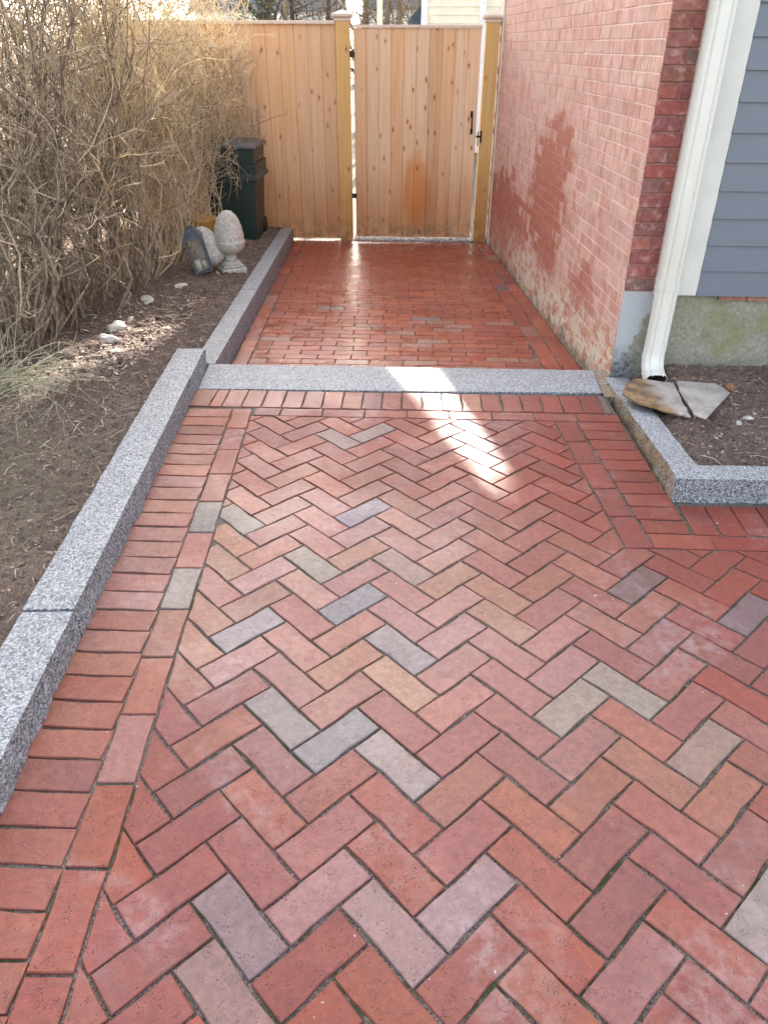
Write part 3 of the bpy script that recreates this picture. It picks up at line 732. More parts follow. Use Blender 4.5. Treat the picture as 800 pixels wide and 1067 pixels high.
for i, (u, z, L) in enumerate(cand):
    sh = rnd.uniform(.92, 1.06); c_ = (sh, sh*rnd.uniform(.95, 1.03), sh*rnd.uniform(.96, 1.03))
    if i < 290:
        o = bpy.data.objects.new('brick', wb_mesh(L, rnd.randrange(5))); o.location = WT(u, .0005+rnd.uniform(-.0015, .0015), z)-hl
        o.rotation_euler = (0, R(rnd.uniform(-.4, .4)), angw+math.pi); o.color = (*c_, 1); link(o, house)
    else:
        wall_box(rest, u-L/2+.004, u+L/2-.004, -.012, .0022+rnd.uniform(-.0015, .0015), z-CH/2+.004, z+CH/2-.004)
tag(hb('far_bricks', rest, M_WB), kind='stuff')
# end wall (faces the camera)
FY = .55
m = MB(); m.box(1.99, 2.30, FY+.004, FY+.3, .44, 5.6); hb('end_wall', m, M_EM)
eb = {}
def eb_mesh(L, k):
    key = (round(L, 3), k)
    if key in eb: return eb[key]
    r = random.Random(hash(key) & 999); m = MB(); h = CH-.010; a = L-.010; e = .004
    def j(): return r.uniform(-.0025, .0025)
    def rg(y, ins, jj):
        pts = []
        for (x, z) in [(-a/2, -h/2), (-a/6, -h/2), (a/6, -h/2), (a/2, -h/2), (a/2, h/2), (a/6, h/2), (-a/6, h/2), (-a/2, h/2)]:
            pts.append((x-math.copysign(ins, x)*(abs(x) > a/3)+j()*jj, y+j()*.5*jj, z-math.copysign(ins, z)+j()*jj*.6))
        return pts
    m.add(rg(.02, 0, 0)+rg(-.001, 0, .7)+rg(-.005, e, .8), [tuple(range(16, 24))]+[(q*8+i, q*8+(i+1) % 8, q*8+8+(i+1) % 8, q*8+8+i) for q in (0, 1) for i in range(8)])
    me = m.mesh('brick', M_EB); eb[key] = me; return me
EC = [(.33, .115, .09), (.35, .13, .10), (.29, .10, .08), (.32, .10, .075), (.25, .12, .11), (.36, .14, .11)]
for r_ in range(0, 26):
    z = .463+CH*(r_+.5)
    if r_ % 2 == 0: segs = [(1.981, 2.186), (2.186, 2.26)]
    else: segs = [(1.981, 2.083), (2.083, 2.26)]
    if r_ in (5, 11): segs = [(1.981, 2.12), (2.12, 2.26)]
    for a, b in segs:
        o = bpy.data.objects.new('brick', eb_mesh(b-a, rnd.randrange(4))); o.location = Vector(((a+b)/2, FY, z))-hl
        c = rnd.choice(EC); o.color = (*[q*rnd.uniform(.88, 1.12) for q in c], 1); link(o, house)
# foundation: a parged sheet with worn undulating face
m = MB(); nx, nz = 90, 34; vs = []
for k in range(nz+1):
    for i in range(nx+1):
        x = 1.984+1.4*i/nx; z = -.40+.862*k/nz; p = Vector((x, 0, z))
        y = FY-.002-.03*max(0, (x-2.25))*.35-.010*noise.fractal(p*5, 1, 2, 4)*min(1, (x-1.984)*8)
        vs.append((x, y, z))
m.add(vs, [(k*(nx+1)+i, k*(nx+1)+i+1, (k+1)*(nx+1)+i+1, (k+1)*(nx+1)+i) for k in range(nz) for i in range(nx)], smooth=True)
m.box(2.0, 3.4, FY+.012, FY+.3, -.4, .437)
hb('foundation', m, M_FOUND)
m = MB(); 
for i in range(7): m.box(2.47+i*.145, 2.61+i*.145, FY-.026, FY+.05, .427-.002*(i % 2), .452)
o = hb('sill_course', m, M_EB); o.color = (.30, .13, .09, 1)
# corner board, clapboards
m = MB(); m.box(2.133, 2.345, FY-.035, FY+.02, .452, 5.6); o = hb('corner_board', m, M_TRIMW); bevel(o, .003)
m = MB(); m.box(2.133, 2.150, FY-.062, FY-.0353, .452, 5.6); m.box(2.128, 2.168, FY-.05, FY-.036, .455, 5.6); o = hb('corner_bead', m, M_CREAM); bevel(o, .003)
zc = .452; k = 0
me = None
while zc < 5.5:
    if me is None:
        m = MB(); e = .126
        m.add([(0, -.020, 0), (2.6, -.020, 0), (2.6, -.006, e+.012), (0, -.006, e+.012), (0, .0, 0), (2.6, .0, 0)], [(0, 1, 2, 3), (4, 5, 1, 0)])
        me = m.mesh('clapboard', M_SIDING)
    o = bpy.data.objects.new('clapboard', me); o.location = Vector((2.346, FY-.018, zc))-hl; link(o, house); zc += .1257; k += 1
m = MB(); m.box(2.346, 5, FY-.017, FY+.3, .452, 5.6); hb('sheathing', m, M_SIDING)
m = MB(); m.box(1.99, 5, FY+.3, 5.35, -.4, 5.55); hb('house_core', m, M_EM)
m = MB(); m.add([(1.95, FY-.1, 5.58), (5.3, FY-.1, 5.58), (5.3, 5.42, 5.58), (1.66, 5.42, 5.58), (3.4, FY-.3, 7.0), (3.3, 5.5, 7.0)], [(0, 3, 5, 4), (1, 4, 5, 2), (0, 1, 2, 3), (0, 4, 1), (3, 2, 5)]); hb('roof', m, M_ROOF)
# downspout: fluted rectangular pipe with a kick-out elbow at the foot
def flute(cx, cy, cz, hw, hd, T=None, n=1):
    pts = []
    prof = [(-1, -1), (-.62, -1), (-.5, -.82), (-.38, -1), (.38, -1), (.5, -.82), (.62, -1), (1, -1), (1, -.5), (.86, 0), (1, .5), (1, 1), (.62, 1), (-.62, 1), (-1, 1), (-1, .5), (-.86, 0), (-1, -.5)]
    for a, b in prof:
        r = .84 if abs(a) == 1 and abs(b) == 1 else 1
        pts.append((a*hw*r, b*hd*r))
    return pts
def sweep(m, stations, hw, hd):
    n = len(m.v); k = None
    for (c, ang_, sc_) in stations:
        pr = flute(0, 0, 0, hw*sc_, hd*sc_); k = len(pr)
        for a, b in pr:
            v = Vector((a, b*math.cos(ang_), -b*math.sin(ang_))); m.v.append(tuple(Vector(c)+v))
    for i in range(len(stations)-1):
        for j in range(k):
            j2 = (j+1) % k; m.f.append((n+i*k+j, n+(i+1)*k+j, n+(i+1)*k+j2, n+i*k+j2)); m.m.append(0); m.sm.append(False)
M_GRIMESHADE = plain('grimy shaded pipe inside', (.06, .05, .04), .8, .3, 20, .3)  # shade deep in the pipe mouth painted into the grimy inner colour
m = MB(); px, py = 2.165, FY-.105
sweep(m, [((px, py, 5.5), 0, 1), ((px+.004, py, .50), 0, 1)], .052, .038)
pipe = hb('downspout', m, M_PIPE); tag(pipe, label='cream white downspout with open elbow over the flagstones')
s_ = pipe.modifiers.new('wall', 'SOLIDIFY'); s_.thickness = .0015
m = MB()
sts = [((px+.004, py-.0, .56), 0, 1.08), ((px+.004, py-.0, .50), 0, 1.08)]
sts += [((px+.004, py-.002, .495), 0, 1.0), ((px+.002, py-.004, .19), 0, 1.0)]
for i in range(0, 8):
    a = R(80)*i/7; sts.append(((px, py-.004-.10*(1-math.cos(a)), .165-.10*math.sin(a)), a, 1.0+(.035 if i % 2 else 0)))
a = R(80); sts.append(((px, py-.004-.10*(1-math.cos(a))-.045*math.sin(a), .165-.10*math.sin(a)-.045*math.cos(a)), a, 1.03))
sweep(m, sts, .052, .038)
e = m.build('elbow', [M_PIPE, M_GRIMESHADE], pipe); s_ = e.modifiers.new('wall', 'SOLIDIFY'); s_.thickness = .002; s_.material_offset = 1; s_.use_rim = True
# flagstones under the spout
def slab(name, poly, z, th, label, tilt, seed):
    r = random.Random(seed); P = []
    for i in range(len(poly)):
        a, b = poly[i], poly[(i+1) % len(poly)]; k = 4
        for j in range(k):
            t_ = j/k; o = r.uniform(-.006, .006) if j else 0
            P.append((a[0]+(b[0]-a[0])*t_+o, a[1]+(b[1]-a[1])*t_+o))
    cx = sum(p[0] for p in P)/len(P); cy = sum(p[1] for p in P)/len(P); n = len(P); m = MB()
    def ring(s_, dz): return [((x-cx)*s_+r.uniform(-.002, .002), (y-cy)*s_+r.uniform(-.002, .002), dz+r.uniform(-.001, .001)) for x, y in P]
    vs = ring(.985, -th)+ring(1.0, -th*.5)+ring(.995, -.004)+ring(.965, 0)
    m.add(vs, [tuple(range(3*n, 4*n)), tuple(reversed(range(n)))]+[(q*n+i, q*n+(i+1) % n, (q+1)*n+(i+1) % n, (q+1)*n+i) for q in range(3) for i in range(n)])
    o = m.build(name, M_FLAG, loc=(cx, cy, z)); o.rotation_euler = tilt
    return tag(o, label, 'flagstone', 'flagstones under the downspout')
slab('flagstone', [(1.935, .09), (1.975, -.03), (2.13, -.15), (2.185, -.185), (2.20, -.02), (2.235, .26), (2.05, .30), (1.99, .24)], .088, .015, 'brown stained flagstone lying on the kerb right under the downspout mouth', (R(-1.5), R(1), 0), 3)
slab('flagstone', [(2.195, -.19), (2.235, -.235), (2.47, .12), (2.44, .24), (2.25, .26), (2.21, -.0)], .098, .015, 'pale angular flagstone right of the downspout on the mulch', (R(-2), R(2), 0), 4)
# ================================================================= FENCE
FYY = 5.2
TONES = [(1, 1, 1), (.93, .87, .80), (1.03, .96, .88), (.97, .87, .74), (1.06, 1.05, 1.02), (.88, .79, .68), (1.0, .90, .78)]
def boards(root, xa, xb, z0, z1, y, n, seed, skew=0.0, batten=True):
    r = random.Random(seed); wd = (xb-xa)/n
    for i in range(n):
        a = xa+i*wd; m = MB(); h = wd/2-.0003
        x0, x1 = -h, h
        prof = [(x0, .018), (x0, .006), (x0+.006, 0), (x1-.006, 0), (x1, .006), (x1, .018)]
        m.prism(prof, z0, z1); o = m.build('board', M_CEDAR, root, loc=(a+wd/2-root.location.x, y-root.location.y+r.uniform(-.001, .001), -root.location.z))
        # loc z keeps world heights
        o.rotation_euler = (0, R(skew), 0); c = r.choice(TONES); s_ = r.uniform(.93, 1.05); o.color = (c[0]*s_, c[1]*s_, c[2]*s_, 1)
pan = empty('board_fence', (-.35, FYY, -.25)); tag(pan, 'solid cedar board fence panel left of the gate, behind the hedge and bin', 'fence')
boards(pan, -.655-.134*11, .075, -.27, 1.72, FYY+.03, 16+0, 3)
m = MB(); m.box(-2.2, .075, FYY-.005, FYY+.075, 1.722, 1.752); bevel(m.build('cap_rail', M_CAPW, pan, loc=tuple(-pan.location)), .004)
for z in (.1, 1.45):
    m = MB(); m.box(-2.2, .075, FYY+.0485, FYY+.085, z, z+.09); m.build('rail', M_CEDAR, pan, loc=tuple(-pan.location))
def post(x0, x1, ztop, label, seed):
    cx = (x0+x1)/2; root = empty('fence_post', (cx, FYY+.06, -.3)); tag(root, label, 'post', 'square gate posts')
    hw = (x1-x0)/2; m = MB(); m.box(-hw, hw, -.07, .07, -.2, ztop+.3); o = bevel(m.build('shaft', M_PT, root), .005); o.color = (1, 1, 1, 1)
    zt = ztop+.3; m = MB(); c = hw
    def sq(a, z): return [(-a, -a, z), (a, -a, z), (a, a, z), (-a, a, z)]
    rings = [sq(c+.002, zt-.045), sq(c+.012, zt-.040), sq(c+.014, zt-.02), sq(c+.034, zt-.006), sq(c+.036, zt+.012), sq(c+.02, zt+.022), sq(.004, zt+.052)]
    for r_ in rings: m.v += r_
    m.f += [(0, 3, 2, 1), (24, 25, 26, 27)]; m.m += [0, 0]; m.sm += [False, False]
    for q in range(6):
        for i in range(4): m.f.append((q*4+i, q*4+(i+1) % 4, q*4+4+(i+1) % 4, q*4+4+i)); m.m.append(0); m.sm.append(False)
    o = m.build('post_cap', M_CAPW, root)
post(.080, .212, 1.79, 'pine gate post between the fence panel and the gate', 1)
post(1.536, 1.668, 1.78, 'pine latch post between the gate and the brick wall', 2)
gate = empty('garden_gate', (.255, FYY, -.25)); tag(gate, 'tall cedar board gate with black handle at the end of the path', 'gate')
boards(gate, .252, 1.497, -.245, 1.69, FYY+.02, 10, 8)
m = MB(); m.box(.248, 1.502, FYY+.002, FYY+.062, 1.692, 1.718); bevel(m.build('cap_rail', M_CAPW, gate, loc=tuple(-gate.location)), .003)
for z in (.0, 1.4):
    m = MB(); m.box(.27, 1.48, FYY+.0385, FYY+.075, z, z+.09); m.build('rail', M_CEDAR, gate, loc=tuple(-gate.location))
m = MB(); m.tube([(1.445, FYY+.012, .965), (1.445, FYY-.012, .955), (1.446, FYY-.032, .93), (1.448, FYY-.034, .86), (1.449, FYY-.028, .82), (1.45, FYY-.010, .80), (1.45, FYY+.01, .79)], [.005, .006, .007, .008, .007, .006, .004], 8)
m.box(1.432, 1.458, FYY+.0142, FYY+.0195, .925, .985); m.box(1.438, 1.462, FYY+.0142, FYY+.0195, .775, .825)
m.build('handle', M_BLACK, gate, loc=tuple(-gate.location))
m = MB(); m.box(1.499, 1.556, FYY-.022, FYY-.0105, .745, .765); m.box(1.513, 1.523, FYY-.03, FYY-.0105, .67, .80); m.box(1.54, 1.556, FYY-.022, FYY-.0105, .70, .81)
m.build('latch', M_BLACK, gate, loc=tuple(-gate.location))
for z in (.15, 1.45):
    m = MB(); m.box(.214, .262, FYY+.002, FYY+.018, z, z+.05); m.build('hinge', M_BLACK, gate, loc=tuple(-gate.location))
# gravel threshold and the slim cream conductor pipe on the wall
m = MB(); m.box(.215, 1.533, FYY-.03, FYY+.5, -.45, -.272); tag(m.build('gravel_strip', M_GRAVEL), 'strip of grey gravel showing under the gate', kind='structure')
crumbs(1300, lambda r: (r.uniform(.23, 1.52), r.uniform(FYY-.025, FYY+.35)), lambda x, y: -.272, .004, .010, 19, [M_PEB, M_GRAVEL], 'gravel', 'grey gravel under the gate')
m = MB(); m.box(1.684, wall_x(5.2)+.02, FYY-.085, FYY-.03, -.30, 5.4); o = bevel(m.build('wall_trim', M_CREAM), .006); tag(o, 'slim cream vertical trim strip between the latch post and pink wall', 'trim')
# ================================================================= BIN, LANTERN, ORNAMENTS
b_ = empty('wheelie_bin', (-.90, 4.62, -.16), R(0)); tag(b_, 'dark green plastic wheelie bin standing against the fence', 'bin')
def taper(m, x0, y0, z0, x1, y1, z1, mi=0):
    m.add([(-x0, -y0, z0), (x0, -y0, z0), (x0, y0, z0), (-x0, y0, z0), (-x1, -y1, z1), (x1, -y1, z1), (x1, y1, z1), (-x1, y1, z1)], [(0, 3, 2, 1), (4, 5, 6, 7), (0, 1, 5, 4), (1, 2, 6, 5), (2, 3, 7, 6), (3, 0, 4, 7)], mi)
m = MB(); taper(m, .205, .22, .0, .245, .27, .66); o = bevel(m.build('body', M_BIN, b_), .02, 3)
m = MB(); taper(m, .262, .285, .64, .268, .29, .74); taper(m, .285, .31, .60, .262, .29, .655); bevel(m.build('collar', M_BIN, b_), .006)
m = MB(); taper(m, .25, .275, .735, .255, .28, .87); bevel(m.build('neck', M_BIN, b_), .01)
m = MB(); taper(m, .275, .30, .872, .265, .29, .902); taper(m, .255, .275, .9, .18, .20, .925); o = bevel(m.build('lid', M_LID, b_), .01); 
for s_ in (-1, 1):
    m = MB(); m.tube([(s_*.20-.025, .25, .09), (s_*.20+.025, .25, .09)], .09, 16); m.build('wheel', M_BLACK, b_)
m = MB(); m.tube([(-.22, .30, .84), (-.22, .34, .86), (.22, .34, .86), (.22, .30, .84)], .014, 8); m.build('handle', M_BIN, b_)

def finial(loc, label, sc_=1, tilt=(0, 0, 0), base=True):
    root = empty('stone_finial', loc); root.rotation_euler = tilt; root.scale = (sc_,)*3; tag(root, label, 'garden ornament')
    prof = [(.075, .150), (.10, .165), (.122, .195), (.130, .225), (.134, .240), (.132, .248), (.127, .258), (.128, .275), (.125, .31), (.116, .36), (.098, .41), (.074, .45), (.045, .478), (.015, .49)]
    P = []
    for i in range(len(prof)-1):
        for j in range(3):
            t_ = j/3; P.append((prof[i][0]*(1-t_)+prof[i+1][0]*t_, prof[i][1]*(1-t_)+prof[i+1][1]*t_))
    P.append(prof[-1])
    def sc(t_, z):
        if z < .25: return 1+.008*noise.noise(Vector((math.cos(t_)*3, math.sin(t_)*3, z*20)))
        k = z*58; ph = (int(k) % 2)*.5; f = abs(math.sin((t_*12/6.2832+ph)*math.pi))*(1-(k % 1))
        return 1+.045*f-.02
    m = MB(); m.lathe(P, 48, fn=sc); m.build('acorn', M_CAST, root)
    if base:
        m = MB(); m.lathe([(.045, .085), (.052, .095), (.048, .105), (.046, .13), (.056, .143), (.07, .152)], 24); m.build('stem', M_CAST, root)
        m = MB(); m.box(-.105, .105, -.105, .105, -.02, .035); m.box(-.088, .088, -.088, .088, .0352, .058); m.lathe([(.085, .0582), (.08, .07), (.05, .086)], 24); bevel(m.build('plinth', M_CAST, root, rot=(0, 0, .5)), .01)
    return root
finial((-.655, 3.05, -.085), 'pale cast stone acorn finial on a stepped base beside the lantern', .98)
finial((-.74, 3.06, -.15), 'second stone ornament without its base, leaning left behind the lantern', .92, (R(8), R(-20), 0), base=False)
lan = empty('candle_lantern', (-.835, 2.83, -.045)); lan.rotation_euler = (R(-2), R(-13), R(14)); tag(lan, 'weathered grey metal lantern with white candles, leaning left in the mulch', 'lantern')
m = MB(); m.box(-.07, .07, -.07, .07, 0, .018); bevel(m.build('base', M_IRON, lan), .003)
for sx in (-1, 1):
    for sy in (-1, 1):
        m = MB(); m.box(sx*.064-.008, sx*.064+.008, sy*.064-.008, sy*.064+.008, .018, .27); m.build('corner_bar', M_IRON, lan)
m = MB(); taper(m, .083, .083, .27, .078, .078, .29); taper(m, .078, .078, .29, .035, .035, .355); taper(m, .028, .028, .355, .028, .028, .37); bevel(m.build('roof', M_IRON, lan), .003)
m = MB(); m.tube([(.03*math.cos(a), 0, .39+.03*math.sin(a)) for a in [i*math.pi/8-.4 for i in range(17)]], .003, 6); m.build('ring', M_IRON, lan)
m = MB(); m.box(.0635, .0655, -.056, .056, .018, .27); m.build('side_plate', M_RUST, lan)
m = MB(); m.box(-.056, .056, -.0655, -.0635, .018, .27); m.build('pane', M_GLASS, lan)
for x, y, h in ((-.025, -.01, .10), (.03, .012, .085)):
    m = MB(); m.lathe([(.026, .019), (.027, h), (.022, h+.004)], 20); o = m.build('candle', M_WAX, lan, loc=(x, y, 0))
m = MB(); m.lathe([(.10, 0), (.13, .05), (.16, .25), (.17, .27), (.165, .28), (.15, .275)], 28); o = tag(m.build('clay_pot', M_TERRA, loc=(-1.12, 3.9, -.10)), 'ochre clay pot half hidden in the hedge beside the bin', 'pot')
# ================================================================= SHRUBS
V = Vector
def stem_path(r, p, d, L, n, wob, lift):
    pts = [p.copy()]; d = d.normalized(); s = L/n
    for i in range(n):
        d = (d+V((r.gauss(0, wob), r.gauss(0, wob), r.gauss(0, wob*.6)+lift))).normalized(); p = p+d*s; pts.append(p.copy())
    return pts, d
def shrub(x, y, h, seed, label, lean=(.0, .0), nst=26, tw=M_TWIG, nsec=9, ntw=5, xmax=None, buds=0):
    r = random.Random(seed); root = empty('bare_shrub', (x, y, soil_left(x, y)+.01)); tag(root, label, 'shrub', 'bare shrubs of the left hedge')
    a = MB(); b = MB(); c = MB(); xl = -.62 if y > 4.9 else -.78 if y > 3.9 else (-.86 if y > 2.8 else -.93)
    for s_ in range(nst):
        th = r.uniform(0, 6.28); sp = abs(r.gauss(.0, .5)); p0 = V((math.cos(th)*r.uniform(0, .22), math.sin(th)*r.uniform(0, .22), -.05))
        d = V((math.cos(th)*sp+lean[0], math.sin(th)*sp+lean[1], 1)); L = h*r.uniform(.75, 1.15); n = 9
        pts, de = stem_path(r, p0, d, L, n, .15, .03); r0 = r.choice([r.uniform(.003, .008), r.uniform(.005, .011), r.uniform(.009, .017)]) if y < 2.3 else r.uniform(.003, .008)
        if xmax is not None:
            for q in pts:
                lim = xmax+.12*min(1, max(0, q.z-.8)); 
                if q.x+x > lim: q.x = lim-x-(q.x+x-lim)*.9
        a.tube(pts, [r0*(1-.78*i/n) for i in range(n+1)], 5, cap=False)
        for k in range(nsec):
            i = r.randrange(2, n+1); q = pts[i]; tang = (pts[i]-pts[i-1]).normalized()
            d2 = (tang*.8+V((r.gauss(0, .75), r.gauss(0, .75), r.gauss(.1, .45)))); L2 = r.uniform(.18, .7)
            p2, _ = stem_path(r, q, d2, L2, 5, .30, .05)
            if xmax is not None and (p2[-1].x+x > xl or p2[3].x+x > xl) and r.random() < .93: continue
            w_ = p2[-1]; wz = w_.z-.08; wx = w_.x+x
            if 3.2 < y < 4.9 and wx > -.92 and wz > .9 and r.random() < .75: continue
            if y > 4.9 and wx > -.86 and wz > 1.6 and r.random() < .7: continue
            if q.z < .45 and r.random() < .6: continue
            r1 = r0*(1-.78*i/n)*.62+.0007
            b.tube(p2, [r1*(1-.7*j/5)+.0006 for j in range(6)], 4, cap=False, mi=r.choice([0, 1, 2, 2] if y < 2.3 else [0, 1, 1, 2]))
            for t_ in range(ntw):
                j = r.randrange(1, 6); d3 = ((p2[j]-p2[j-1]).normalized()+V((r.gauss(0, .95), r.gauss(0, .95), r.gauss(.1, .7))))
                p3, _ = stem_path(r, p2[j], d3, r.uniform(.06, .28), 3, .25, .03)
                if xmax is not None and p3[-1].x+x > xl and r.random() < .9: continue
                b.tube(p3, [.0023, .0019, .0015, .0009], 3, cap=False, mi=r.choice([0, 0, 1, 1, 2] if y < 2.3 else [0, 1, 1, 1, 0, 2]))
                if buds and r.random() < buds:
                    z = p3[-1]; e = .004; c.add([z+V((e, 0, 0)), z+V((0, e, 0)), z+V((-e, 0, 0)), z+V((0, -e, 0)), z+V((0, 0, e*1.6)), z-V((0, 0, e))], [(0,1,4),(1,2,4),(2,3,4),(3,0,4),(1,0,5),(2,1,5),(3,2,5),(0,3,5)])
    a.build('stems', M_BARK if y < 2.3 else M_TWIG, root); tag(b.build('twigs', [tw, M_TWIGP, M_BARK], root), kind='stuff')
    if c.v: tag(c.build('buds', M_BUD, root), kind='stuff')
SH = [(-1.32, .55, 2.3), (-1.36, 1.05, 2.3), (-1.34, 1.55, 2.3), (-1.33, 2.05, 2.3), (-1.32, 2.6, 2.35), (-1.32, 3.1, 2.35), (-1.26, 3.65, 2.4), (-1.15, 4.2, 2.4), (-.98, 5.03, 2.3)]
PL = ['nearest bare shrub of the front hedge row, over the near end of the sunny patch', 'bare shrub in the front hedge row, second from the near end', 'bare shrub behind the largest pale stone', 'bare shrub at the far end of the sunny patch',
      'bare shrub of the front hedge row just past the sunny patch', 'bare shrub right behind the lantern', 'bare shrub with yellow buds reaching over the stone finial', 'golden bare shrub left of the bin', 'golden bare shrub crowding the left end of the fence']
for i, (x, y, h) in enumerate(SH):
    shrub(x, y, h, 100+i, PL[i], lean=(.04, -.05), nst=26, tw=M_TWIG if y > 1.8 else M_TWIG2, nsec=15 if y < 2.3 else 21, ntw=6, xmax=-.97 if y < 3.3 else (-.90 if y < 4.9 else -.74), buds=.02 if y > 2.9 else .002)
for i, (x, y, h) in enumerate([(-1.95, .3, 2.3), (-2.0, 1.0, 2.3), (-1.95, 1.75, 2.4), (-1.98, 2.5, 2.4), (-1.95, 3.3, 2.4), (-1.9, 4.1, 2.4), (-1.80, 4.9, 2.4), (-2.6, 2.2, 2.3), (-2.6, 3.8, 2.3)]):
    shrub(x, y, h, 200+i, ['nearest', 'second', 'third', 'fourth', 'fifth', 'sixth', 'farthest', 'nearer outer', 'farther outer'][i]+' bare shrub of the back hedge row, seen through the front row', nst=16, tw=M_TWIG if y > 1.8 else M_TWIG2, nsec=8, ntw=4, buds=.004 if y > 3 else 0)
# low arching shoots at the left edge
r = random.Random(5); root = empty('bare_shrub', (-1.22, -.12, .05)); tag(root, 'low pale shoots arching over the mulch at the left edge', 'shrub', 'bare shrubs of the left hedge'); b = MB()
for i in range(60):
    d = V((r.uniform(.2, 1), r.uniform(-.7, .7), r.uniform(.5, 1.1))); pts, _ = stem_path(r, V((r.uniform(-.1, .1), r.uniform(-.15, .15), 0)), d, r.uniform(.25, .62), 8, .12, -.13)
    b.tube(pts, [.0032*(1-.08*k) for k in range(9)], 4, cap=False)
    for k in range(4):
        j = r.randrange(3, 9); p3, _ = stem_path(r, pts[j], (pts[j]-pts[j-1])+V((r.gauss(0, .05), r.gauss(0, .05), r.gauss(0, .05))), r.uniform(.1, .25), 4, .15, -.02); b.tube(p3, .0012, 3, cap=False)
M_SHOOT = bark('pale green shoot', (.34, .31, .20), (.56, .52, .38)); tag(b.build('shoots', M_SHOOT, root), kind='stuff')
root = empty('flare_wisps', (-.98, -.42, .06)); tag(root, 'added low grey green wisps standing in for flare haze over the bed', 'flare wisps'); b = MB()  # wisps added to imitate grey green flare haze over bare soil
for i in range(240):
    p0 = V((r.gauss(0, .16), r.gauss(0, .26), 0)); d = V((r.gauss(.25, .5), r.gauss(0, .6), r.uniform(.4, 1.0))); pts, _ = stem_path(r, p0, d, r.uniform(.08, .26), 5, .14, -.16)
    b.tube(pts, [.0012*(1-.14*k) for k in range(6)], 3, cap=False)
tag(b.build('blades', M_SHOOT, root), kind='stuff')
# ================================================================= BACKGROUND
def tree(x, y, h, r0, seed, label, mat, nb=16, low=2.0):
    r = random.Random(seed); root = empty('bare_tree', (x, y, -.31)); tag(root, label, 'tree', 'bare trees beyond the fence'); a = MB(); b = MB()
    pts, _ = stem_path(r, V((0, 0, -.2)), V((r.gauss(0, .04), r.gauss(0, .04), 1)), h, 12, .035, .02)
    a.tube(pts, [r0*(1-.8*i/12) for i in range(13)], 10, cap=False); a.build('trunk', mat, root)
    for k in range(nb):
        i = r.randrange(2, 13); th = r.uniform(0, 6.28); d = V((math.cos(th), math.sin(th), r.uniform(.1, .9))); rr = r0*(1-.8*i/12)*.42
        p2, _ = stem_path(r, pts[i], d, r.uniform(.22, .4)*h, 7, .16, .05); b.tube(p2, [rr*(1-.8*j/7) for j in range(8)], 5, cap=False)
        for t_ in range(9):
            j = r.randrange(1, 8); d3 = (p2[j]-p2[j-1]).normalized()+V((r.gauss(0, .6), r.gauss(0, .6), r.gauss(0, .5))); p3, _ = stem_path(r, p2[j], d3, r.uniform(.08, .16)*h, 5, .22, .02)
            b.tube(p3, [rr*.35*(1-.7*q/5) for q in range(6)], 3, cap=False)
            for u_ in range(3):
                j3 = r.randrange(1, 6); p4, _ = stem_path(r, p3[j3], V((r.gauss(0, 1), r.gauss(0, 1), r.gauss(.2, .8))), r.uniform(.3, .8), 3, .2, 0); b.tube(p4, rr*.12, 3, cap=False)
    tag(b.build('branches', mat, root), kind='stuff')
for i, (x, y, h, r0, lb, mt) in enumerate([(-2.6, 18, 4.8, .30, 'thickest dark tree trunk, leftmost beyond the fence panel', M_DBARK), (-2.13, 18.5, 4.8, .11, 'narrower dark trunk just right of the thickest one', M_DBARK), (-1.6, 21, 5.2, .12, 'thin dark trunk above the middle of the fence panel', M_DBARK),
    (-.62, 19, 4.7, .11, 'slim trunk rising just left of the middle gate post', M_TBARK), (-.12, 18, 4.6, .12, 'brown trunk above the left side of the gate', M_TBARK), (.36, 18, 4.6, .105, 'brown trunk above the middle of the gate', M_TBARK), (.82, 17, 4.4, .10, 'brown trunk nearest the cream house corner', M_TBARK),
    (-.9, 26, 6.5, .12, 'pale distant tree far beyond the fence panel', M_TBARK), (.1, 28, 6.5, .12, 'pale distant tree far beyond the gate', M_TBARK), (-3.6, 25, 6.5, .14, 'distant tree left of the dark trunks, behind the hedge', M_TBARK), (-5.2, 15, 7, .16, 'tree behind the hedge near the white house', M_TBARK)]):
    tree(x, y, h, r0, 300+i, lb, mt, nb=16 if y < 24 else 20)
# small evergreen shrub peeping over the fence end
r = random.Random(9); m = MB(); 
for i in range(900):
    c = V((r.gauss(0, .22), r.gauss(0, .3), r.uniform(0, 2.35))); a_ = V((r.gauss(0, 1), r.gauss(0, 1), r.gauss(0, 1))).normalized()*.03; b2 = a_.orthogonal().normalized()*.014
    m.add([c-a_, c+b2, c+a_, c-b2], [(0, 1, 2, 3)])
root = empty('evergreen_shrub', (-.95, 6.3, -.3)); tag(root, 'small green leafy shrub just beyond the left end of the fence', 'shrub'); tag(m.build('foliage', M_EVER, root), kind='stuff')
m = MB(); m.tube([(0, 0, -.1), (.02, 0, 1.1), (0, .03, 2.1)], [.02, .015, .006], 6); m.build('stem', M_TBARK, root)
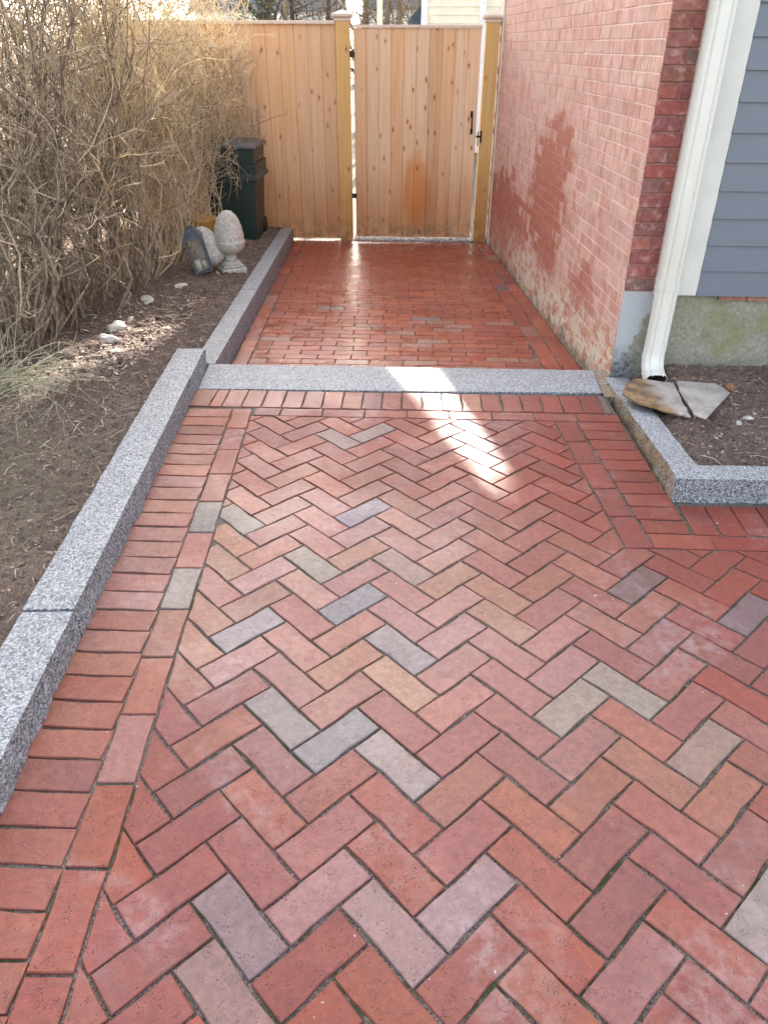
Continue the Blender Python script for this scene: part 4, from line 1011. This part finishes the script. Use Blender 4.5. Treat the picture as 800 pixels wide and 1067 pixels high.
# cream house beyond the fence; unseen upper fronts are added to shade the path
ch = empty('cream_house', (1.0, 13.5, -.3)); tag(ch, 'pale cream clapboard house standing beyond the gate on the right', 'house'); cl = tuple(-ch.location)
m = MB(); m.box(.975, 9, 13.5, 20, -.4, 5.93); m.build('wall', M_CREAMH, ch, loc=cl)
def shade_front(name, poly, y0=13.5, th=.25):
    m = MB(); n = len(poly); vs = [(x, y0, z) for x, z in poly]+[(x, y0+th, z) for x, z in poly]
    m.add(vs, [tuple(range(n)), tuple(reversed(range(n, 2*n)))]+[(i, (i+1) % n, n+(i+1) % n, n+i) for i in range(n)]); return m.build(name, M_CREAMH, ch, loc=cl)
shade_front('shade_front_left', [(.12, 3.75), (1.44, 3.75), (1.43, 5.96), (2.08, 6.70), (2.14, 6.73), (2.14, 9.5), (-.5, 9.5), (-.5, 7.4), (-.04, 6.4), (.11, 5.55)])  # added unseen mass, its edges cut to shape the sun streak and patch
shade_front('shade_front_right', [(1.72, 5.935), (9, 5.935), (9, 9.5), (2.143, 9.5), (2.143, 6.66), (2.12, 6.60), (1.73, 5.99)], 13.52)  # added unseen mass bounding the other side of the sun streak's slot
m = MB(); m.box(.10, .20, 13.5, 13.6, -.3, 3.75); m.build('shade_front_post', M_CREAMH, ch, loc=cl)  # made-up prop under the added left shade mass
m = MB()
for i in range(46): m.box(.965, 8.9, 13.482, 13.5, -.3+i*.13, -.3+i*.13+.008)
m.build('clapboard_edges', M_CREAMH, ch, loc=cl); 
m = MB(); m.box(.93, 1.05, 13.46, 13.52, -.3, 5.9); m.box(2.02, 2.14, 13.47, 13.499, -.3, 5.9); m.build('corner_trim', M_WHITEH, ch, loc=cl)
m = MB(); m.box(2.42, 3.4, 13.47, 13.498, .9, 2.8); fr = m.build('window', M_WHITEH, ch, loc=cl)
m = MB(); m.box(2.55, 2.85, 13.462, 13.4695, 1.0, 2.7); m.box(2.93, 3.25, 13.462, 13.4695, 1.0, 2.7); m.build('pane', M_PANE, fr)
# white neighbour behind the hedge
nh = empty('white_house', (-6.2, 3, -.4)); tag(nh, 'white clapboard neighbour house glimpsed through the bare hedge', 'house'); nl = tuple(-nh.location)
m = MB(); m.box(-12, -6.2, -4, 9, -.4, 4.2); m.build('wall', M_WHITEH, nh, loc=nl)
m = MB()
for i in range(36): m.box(-6.2, -6.182, -4, 9, -.3+i*.12, -.3+i*.12+.1)
m.build('clapboards', M_WHITEH, nh, loc=nl)
m = MB(); m.add([(-6.0, -4.2, 4.2), (-6.0, 9.2, 4.2), (-9, 9.2, 6.2), (-9, -4.2, 6.2), (-12, -4.2, 4.2), (-12, 9.2, 4.2)], [(0, 1, 2, 3), (3, 2, 5, 4), (0, 3, 4), (1, 5, 2)]); m.build('roof', M_ROOF, nh, loc=nl)
# far pale houses and something dark blue parked beyond the gate
for i, (x, y, w_, h, lb, mt) in enumerate([(-7, 42, 7, 5.5, 'hazy pale house far beyond the fence panel', M_WHITEH), (2.0, 48, 8, 6, 'hazy pale house far beyond the gate', M_WHITEH)]):
    fh = empty('far_house', (x, y, -.31)); tag(fh, lb, 'house', 'pale far houses'); m = MB(); m.box(-w_/2, w_/2, 0, 6, -.1, h*.6); m.build('wall', mt, fh)
    m = MB(); m.add([(-w_/2-.3, -.3, h*.6), (w_/2+.3, -.3, h*.6), (w_/2+.3, 3, h), (-w_/2-.3, 3, h), (-w_/2-.3, 6.3, h*.6), (w_/2+.3, 6.3, h*.6)], [(0, 1, 2, 3), (3, 2, 5, 4), (0, 3, 4), (1, 5, 2)]); m.build('roof', M_ROOF, fh)
    for k in range(3):
        m = MB(); m.box(-w_/2+1+k*w_/3.2, -w_/2+1.9+k*w_/3.2, -.03, -.005, .9, 2.3); m.build('window', M_PANE, fh)
M_TARP = plain('dark blue tarp', (.02, .05, .09), .5, .3, 6, .2)
m = MB(); m.add([(-.18, 0, 2.02), (.0, -.1, 2.24), (.22, 0, 2.30), (.22, .3, 2.2), (.1, -.08, 1.98), (-.15, .3, 1.9), (-.2, 0, .0), (.2, 0, .0), (.2, .3, 0), (-.2, .3, 0)], [(0, 4, 1), (1, 4, 2), (2, 4, 3), (0, 5, 4), (0, 1, 5), (1, 2, 3), (1, 3, 5), (6, 7, 4, 0), (7, 8, 3, 4), (8, 9, 5, 3), (9, 6, 0, 5)])
tag(m.build('covered_grill', M_TARP, loc=(.86, 16, 0)), 'dark blue covered shape just left of the cream house corner', 'cover')
